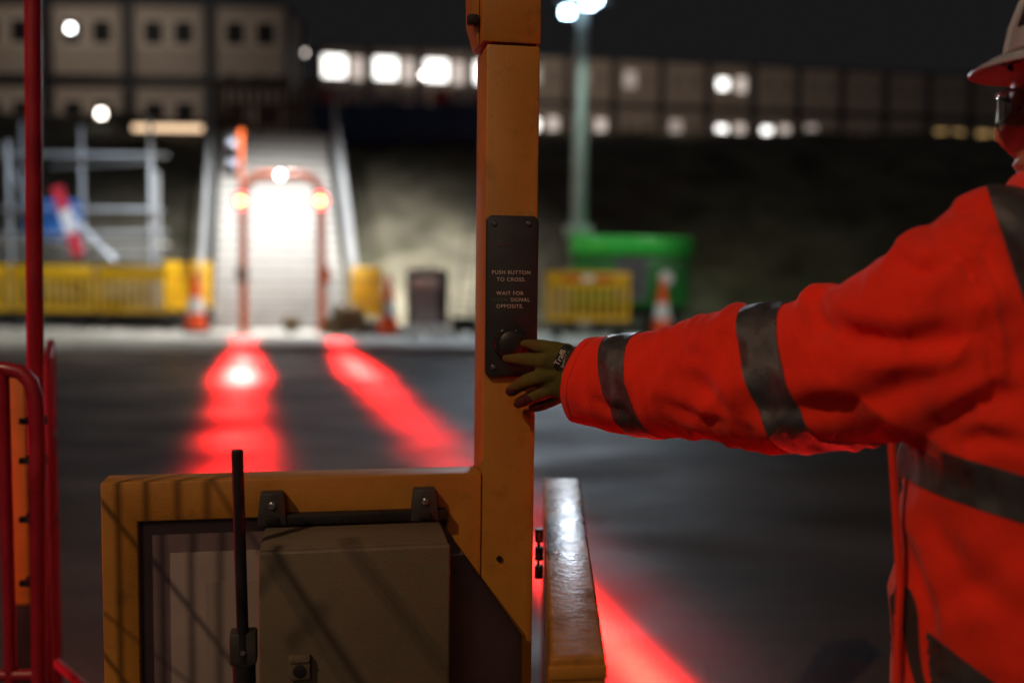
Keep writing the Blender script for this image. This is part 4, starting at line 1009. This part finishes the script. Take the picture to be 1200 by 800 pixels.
# --- trousers and boots (below the picture)
q = MB()
for s_ in (-1, 1):
    hp_ = PC + LFT * .10 * s_ + Vector((0, 0, .86)); kn = PC + LFT * .12 * s_ + FWD * (.03 if s_ < 0 else .0) + Vector((0, 0, .47)); an = PC + LFT * .13 * s_ + Vector((0, 0, .09))
    q.rings(limb_rings([hp_, hp_.lerp(kn, .5), kn, kn.lerp(an, .5), an], [.125, .108, .088, .085, .075]))
q.rings([oval(PC + Vector((0, 0, z)), FWD, a, LFT, b_) for z, a, b_ in ((.76, .11, .16), (.86, .125, .185), (.96, .125, .18))])
from_bm('trousers', evaluated_mesh(q, .014, 4), M_ORG, person)
for s_ in (-1, 1):
    q = MB(); an = PC + LFT * .13 * s_; 
    q.rings([oval(an + FWD * fx + Vector((0, 0, zz)), LFT, ry, Zv, rz_, 20) for fx, zz, ry, rz_ in ((-.09, .05, .03, .045), (-.06, .06, .045, .058), (.02, .06, .048, .058), (.09, .05, .052, .048), (.15, .04, .05, .038), (.185, .034, .03, .028))])
    q.rings([oval(an + Vector((0, 0, z)), FWD, .06, LFT, .052, 20) for z in (.05, .14)])
    from_bm('boot', evaluated_mesh(q, .008, 3), M_BLK, person)

# --- body: head, neck, trunk, arms and legs as one skin
HYAW = R(20); HF = Vector((-math.cos(HYAW), math.sin(HYAW), 0)); HL = Zv.cross(HF)
fr_px = at(1180, 122, 1.365); HC = fr_px - HF * .098 + Vector((.010, 0, 0))
EYZ = at(1172, 128, 1.34).z
KS = 1.05
# side profile: height above the eye line, front, back, half width
PROF = [(-.135, .030, -.020, .020), (-.128, .058, -.040, .036), (-.115, .078, -.052, .047), (-.100, .084, -.062, .054), (-.085, .081, -.070, .060), (-.070, .088, -.077, .064), (-.055, .087, -.083, .067), (-.040, .089, -.088, .069),
        (-.020, .090, -.093, .071), (0, .088, -.098, .073), (.018, .096, -.100, .074), (.04, .098, -.102, .075), (.07, .093, -.100, .075), (.095, .075, -.088, .068), (.115, .045, -.06, .05), (.125, .01, -.02, .02)]
def head_rings():
    rg = []; n = 72
    rows = []
    for i in range(len(PROF) - 1):
        for j in range(4): rows.append([PROF[i][k] + (PROF[i + 1][k] - PROF[i][k]) * j / 4 for k in range(4)])
    rows.append(list(PROF[-1]))
    for h, f, b, wd in rows:
        r = []; c = (f + b) / 2; rx = (f - b) / 2
        for k in range(n):
            t = 2 * math.pi * k / n; x = c + rx * math.copysign(abs(math.cos(t)) ** .92, math.cos(t)); y = wd * math.copysign(abs(math.sin(t)) ** .9, math.sin(t))
            if x > c:
                # nose
                nz = max(0, 1 - abs(h + .028) / .036) if h < -.02 else max(0, 1 - (h + .028) / .05) ** 1.3
                if -.056 < h < .02: x += .026 * min(1, nz * 1.25) * math.exp(-(y / .0125) ** 2)
                # eye sockets, brows, lips
                x -= .010 * math.exp(-((h - .0) / .012) ** 2) * math.exp(-((abs(y) - .032) / .016) ** 2)
                x += .005 * math.exp(-((h - .022) / .010) ** 2) * math.exp(-((abs(y) - .03) / .025) ** 2)
                x += .005 * (math.exp(-((h + .068) / .006) ** 2) + math.exp(-((h + .081) / .007) ** 2)) * math.exp(-(y / .024) ** 2)
                x -= .004 * math.exp(-((h + .0745) / .003) ** 2) * math.exp(-(y / .024) ** 2)
            r.append(HC + (HF * x + HL * y + Zv * h) * KS)
        rg.append(r)
    return rg
HC.z = EYZ
bd = MB(); bd.rings(head_rings())
for s_ in (-1, 1):   # ears
    bd.ball(HC + HL * (.074 * s_ * KS) - HF * .012 - Zv * .018, .03, 10, (.55, .35, 1.05))
NB = PC + Vector((.012, 0, 1.40))
bd.rings(limb_rings([NB - Zv * .06, NB, NB.lerp(HC - HF * .02 - Zv * .07, .6), HC - HF * .025 - Zv * .06], [.075, .062, .058, .058]))
bd.rings([oval(PC + Vector((0, 0, z)), FWD, a, LFT, b_) for z, a, b_ in ((.86, .10, .15), (1.0, .10, .14), (1.15, .115, .165), (1.28, .105, .18), (1.36, .07, .12), (1.40, .055, .06))])
LSH = PC + LFT * .17 + Vector((0, 0, 1.30))
bd.rings(limb_rings([LSH, axp[11], axp[8], axp[4], axp[1], at(655, 442, 1.607)], [.06, .055, .048, .04, .031, .030]))
bd.rings(limb_rings([RS, RE, RH + (RH - RE).normalized() * .02], [.055, .042, .03]))
for s_ in (-1, 1):
    hp_ = PC + LFT * .09 * s_ + Vector((0, 0, .90)); kn = PC + LFT * .12 * s_ + Vector((0, 0, .47)); an = PC + LFT * .13 * s_ + Vector((0, 0, .07))
    bd.rings(limb_rings([hp_, kn, an], [.085, .058, .04]))
from_bm('body', evaluated_mesh(bd, .0032, 2), M_SKIN, person)
# hair at the nape, under the helmet
q = MB(); hr = [[HC + (HF * (c_ + rx * math.cos(t)) + HL * (wd * math.sin(t)) + Zv * h) * KS for t in [2 * math.pi * k / 30 for k in range(30)]] for h, c_, rx, wd in ((-.05, -.050, .040, .058), (-.02, -.052, .052, .070), (.02, -.03, .080, .0775), (.06, -.02, .090, .079), (.09, -.01, .085, .075))]
q.rings(hr); q.build('hair', M_HAIR, person, world=True)
# eyes
for s_ in (-1, 1):
    q = MB(); q.ball(HC + (HF * .079 + HL * .032 * s_) * KS, .0115, 10, mi=0); q.ball(HC + (HF * .0865 + HL * .032 * s_) * KS, .0052, 8, (1, 1, 1), mi=1)
    q.build('eye', [mat('eye_white', (.6, .56, .52), .2), M_BLK], person, world=True)
# --- safety glasses
gl_ = MB(); n = 26
GC = HC + Zv * .004
lens = MB()
arc = [R(-78 + 156 * k / n) for k in range(n + 1)]
def gpt(a, h, r=1.0): return GC + (HF * (.032 + .082 * math.cos(a) * r) + HL * (.076 * math.sin(a) * r) + Zv * h) * KS
o_, i_ = [], []
for a in arc:
    lo = -.030 + .014 * math.exp(-(a / .16) ** 2); o_.append([gpt(a, .016), gpt(a, lo)]); 
vs = []; fs = []
for k, (p, q_) in enumerate(o_): vs += [p, q_, p - HF * .002, q_ - HF * .002]
for k in range(n):
    a0 = k * 4; b0 = a0 + 4; fs += [(a0, b0, b0 + 1, a0 + 1), (a0 + 2, a0 + 3, b0 + 3, b0 + 2), (a0, a0 + 2, b0 + 2, b0), (a0 + 1, b0 + 1, b0 + 3, a0 + 3)]
fs += [(0, 1, 3, 2), (n * 4, n * 4 + 2, n * 4 + 3, n * 4 + 1)]
lens.add(vs, fs)
def glass():
    m = bpy.data.materials.new('clear_safety_lens'); m.use_nodes = True; p = m.node_tree.nodes['Principled BSDF']
    p.inputs['Transmission Weight'].default_value = 1; p.inputs['Roughness'].default_value = .03; p.inputs['IOR'].default_value = 1.35; p.inputs['Base Color'].default_value = (.9, .88, .85, 1); return m
sg_ = lens.build('safety_glasses', glass(), person, world=True)
q = MB(); q.tube([gpt(a, .018) for a in arc], .0026, 8); q.build('brow_bar', M_DGREY, sg_, world=True)
for s_ in (-1, 1):
    a = gpt(arc[-1] * s_, .014); b_ = HC + (HF * -.03 + HL * .079 * s_ + Zv * .012) * KS
    q = MB(); q.rings([oval(p, Zv, .0065, HL, .0022, 12) for p in (a, a.lerp(b_, .5), b_, b_ - HF * .03 - Zv * .012)]); q.build('temple', mat('grey_temple_plastic', (.22, .18, .16), .35), sg_, world=True)
# --- helmet
HT = HC + (Zv * .052 - HF * .016) * KS
tiltF = (HF + Zv * .06).normalized(); tiltU = HL.cross(tiltF).normalized() * -1
if tiltU.z < 0: tiltU = -tiltU
sh = MB(); rows = []
prof = [(0.0, 1.0), (.02, .995), (.045, .975), (.075, .91), (.10, .80), (.122, .62), (.138, .38), (.145, .12)]
for h, k in prof:
    rows.append([HT + (tiltF * (.124 * k * math.cos(t)) + HL * (.112 * k * math.sin(t)) + tiltU * h) * KS for t in [2 * math.pi * i / 48 for i in range(48)]])
inner = [[HT + (p - HT) * .965 for p in r] for r in rows]
sh.rings(list(reversed(inner)) + rows, True)
shell = sh.build('helmet', M_HELM, person, world=True)
pk = MB(); nn = 24; top_r, bot_r = [], []
vs = []; 
for k in range(nn + 1):
    a = R(-88 + 176 * k / nn); ext = .032 * max(0, math.cos(a)) ** .9 + .012
    pin = HT + (tiltF * (.123 * math.cos(a)) + HL * (.111 * math.sin(a)) + tiltU * .006) * KS
    rad = (tiltF * math.cos(a) + HL * math.sin(a)).normalized()
    po = pin + rad * ext - tiltU * (.020 * max(0, math.cos(a)))
    pm = pin + rad * ext * .5 - tiltU * (.006 * max(0, math.cos(a)))
    th = tiltU * .0035
    vs += [pin + th, pm + th, po + th * .6, po - th * .4, pm - th, pin - th]
fs = []
for k in range(nn):
    for j in range(6):
        a0, a1 = k * 6 + j, k * 6 + (j + 1) % 6; fs.append((a0, a1, a1 + 6, a0 + 6))
fs += [tuple(range(6)), tuple(reversed(range(nn * 6, nn * 6 + 6)))]
pk.add(vs, fs); pk.build('helmet_brim', M_HELM, shell, world=True)
def hpt(a, h, k): return HT + (tiltF * (.124 * k * math.cos(a)) + HL * (.112 * k * math.sin(a)) + tiltU * h) * KS
for a0 in (R(24), R(62), R(-24)):
    q = MB(); rws = []
    for h, k in ((.042, .99), (.075, .925), (.10, .815)):
        rws.append([hpt(a0 - .12 * (1 - h * 3), h, k * 1.004), hpt(a0 + .12 * (1 - h * 3), h, k * 1.004), hpt(a0 + .12 * (1 - h * 3), h, k * .95), hpt(a0 - .12 * (1 - h * 3), h, k * .95)])
    q.rings(rws); q.build('vent', M_VENT, shell, world=True)
q = MB(); q.tube([hpt(R(4), h, k * 1.002) for h, k in prof[:-1]], .0045, 8); q.build('crest_rib', M_HELM, shell, world=True)
q = MB(); q.tube([hpt(R(-80 + 8 * k), .012, 1.003) for k in range(21)], .003, 8); q.build('rim_trim', mat('grey_helmet_trim', (.2, .17, .17), .5), shell, world=True)
for s_ in (-1, 1):
    q = MB(); q.tube([hpt(R(70 * s_), .0, .95), HC + (HF * .02 + HL * .072 * s_ - Zv * .06) * KS, HC + (HF * .05 + HL * .02 * s_ - Zv * .138) * KS], .004, 6); q.build('chin_strap', M_BLK, shell, world=True)

# --- gloves: five fingers each, united into one surface
def capsule(mb, pts, rs):
    P_ = [pts[0]]; Q = [rs[0]]
    for i in range(1, len(pts)):
        for k in range(1, 5): P_.append(pts[i - 1].lerp(pts[i], k / 4)); Q.append(rs[i - 1] + (rs[i] - rs[i - 1]) * k / 4)
    e0 = (P_[0] - P_[1]).normalized(); e1 = (P_[-1] - P_[-2]).normalized()
    a = [(P_[0] + e0 * Q[0] * math.sin(R(t)), Q[0] * math.cos(R(t))) for t in (84, 60, 30)]
    b = [(P_[-1] + e1 * Q[-1] * math.sin(R(t)), Q[-1] * math.cos(R(t))) for t in (30, 60, 84)]
    al = a + list(zip(P_, Q)) + b
    mb.tube([p for p, r in al], [r for p, r in al], 14)
gm = MB()
FING = {'thumb': [(664, 416, 1.596, 14), (645, 409, 1.606, 10.5), (630, 405, 1.622, 8.0), (614, 402.5, 1.640, 4.8)],
        'index': [(655, 427, 1.592, 12), (637, 423, 1.586, 9.8), (615, 421, 1.598, 8.2), (593, 420, 1.634, 5.0)],
        'middle': [(652, 439, 1.590, 11), (634, 441, 1.586, 9.6), (616, 447, 1.596, 8.8), (599, 458, 1.632, 7.2)],
        'ring': [(654, 452, 1.592, 11), (640, 458, 1.592, 9), (624, 465, 1.604, 8), (608, 472, 1.636, 6.6)],
        'pinky': [(660, 461, 1.600, 9.5), (648, 469, 1.610, 7.5), (637, 474, 1.624, 6.6), (624, 478, 1.644, 5.6)]}
for ps in FING.values(): capsule(gm, [at(x, y, d) for x, y, d, r in ps], [r * d / FPX for x, y, d, r in ps])
W_ = at(690, 446, 1.582)
pal = []
for x, yt, yb, d in ((700, 420, 470, 1.578), (680, 417, 470, 1.585), (668, 413, 470, 1.590), (655, 414, 468, 1.594), (643, 418, 465, 1.596), (634, 424, 458, 1.598)):
    c = at(x, (yt + yb) / 2, d); pal.append(oval(c, Zv, (yb - yt) / 2 * d / FPX, V, .019 if x < 690 else .026, 24, .8))
gm.rings(pal)
b = evaluated_mesh(gm, .0024, 3)
b.normal_update()
dn_ = Vector((.1, .45, -.80)).normalized()
for v in b.verts: v.co += v.normal * (.0009 * noise.noise(v.co * 95))
b.normal_update()
mt_, rt_, pt_ = at(597, 460, 1.632), at(614, 470, 1.62), at(630, 476, 1.63)
for f in b.faces:
    c_ = f.calc_center_median(); k_ = f.normal.dot(dn_) + .10 * noise.noise(c_ * 60)
    f.material_index = 1 if k_ > .30 or ((c_ - mt_).length < .017 and k_ > -.5) or ((c_ - rt_).length < .030 and k_ > -.55 and c_.z < at(620, 456, 1.6).z) or ((c_ - pt_).length < .02) else 0
glove = from_bm('glove', b, [M_GLV, M_GLVB], person)
# woven badge on the back of the glove
bc = at(660, 419, 1.556); bnrm = (CAMP - bc).normalized(); bx_ = (at(667, 405, 1.556) - at(652, 434, 1.556)).normalized(); by_ = bnrm.cross(bx_).normalized()
bt_ = BVHTree.FromPolygons([glove.matrix_world @ Vector(v.co) + person.location for v in glove.data.vertices], [p.vertices[:] for p in glove.data.polygons])
def on_glove(u, v, lift):
    p = bc + bx_ * u + by_ * v; h = bt_.ray_cast(CAMP, (p - CAMP).normalized())
    return (h[0] + bnrm * lift) if h[0] is not None else p
q = MB(); rws = []
for j in range(9):
    v = -.011 + .022 * j / 8; hw = .0225 * math.sqrt(max(.08, 1 - (v / .0125) ** 2)); rws.append([on_glove(-hw + 2 * hw * i / 14, v, .0009) for i in range(15)])
for j in range(8):
    for i in range(14):
        a, b_, c_, d_ = rws[j][i], rws[j][i + 1], rws[j + 1][i + 1], rws[j + 1][i]; q.add([a, b_, c_, d_, a - bnrm * .001, b_ - bnrm * .001, c_ - bnrm * .001, d_ - bnrm * .001], [(0, 1, 2, 3), (7, 6, 5, 4), (0, 4, 5, 1), (1, 5, 6, 2), (2, 6, 7, 3), (3, 7, 4, 0)])
bdg = q.build('badge', M_BLK, glove, world=True)
def badge_text(body, size, u, v, m):
    MM = Matrix.Identity(4)
    t = text_obj('badge_lettering', body, size, m, bdg, MM, extrude=.0001)
    inv = person.location
    for vv in t.data.vertices:
        x, y, z = vv.co; vv.co = on_glove(u + x, v + y, .0013 + z) - inv
badge_text('Traffi', .0125, -.002, .0005, M_TXT)
q = MB()
for k in range(26):
    u, v = -.016 + .032 * random.random(), -.0095 + .007 * random.random()
    q.add([on_glove(u + x, v + y, z) for z in (.0008, .0013) for x, y in ((0, 0), (.0028, .0008), (.0032, .0022), (.0004, .0018))], [(0, 1, 2, 3), (7, 6, 5, 4), (0, 4, 5, 1), (1, 5, 6, 2), (2, 6, 7, 3), (3, 7, 4, 0)])
q.build('badge_weave', mat('pale_badge_weave', (.30, .25, .20), .8), bdg, world=True)
# right glove, on the far side
gm = MB(); hd0 = RH + (RH - RE).normalized() * .05; dd = (RH - RE).normalized()
gm.rings(limb_rings([RH - dd * .04, RH, hd0, hd0 + dd * .04], [.036, .034, .036, .03]))
for k in range(4):
    o = LFT * .0 + FWD * (-.03 + .02 * k); capsule(gm, [hd0 + o + dd * .02, hd0 + o + dd * .065 - LFT * -.005, hd0 + o + dd * .09 + LFT * .02], [.011, .0095, .008])
capsule(gm, [hd0 + FWD * .03 - dd * .02, hd0 + FWD * .055 + dd * .02, hd0 + FWD * .05 + dd * .05], [.012, .0105, .009])
from_bm('glove', evaluated_mesh(gm, .004, 2), [M_GLV], person)
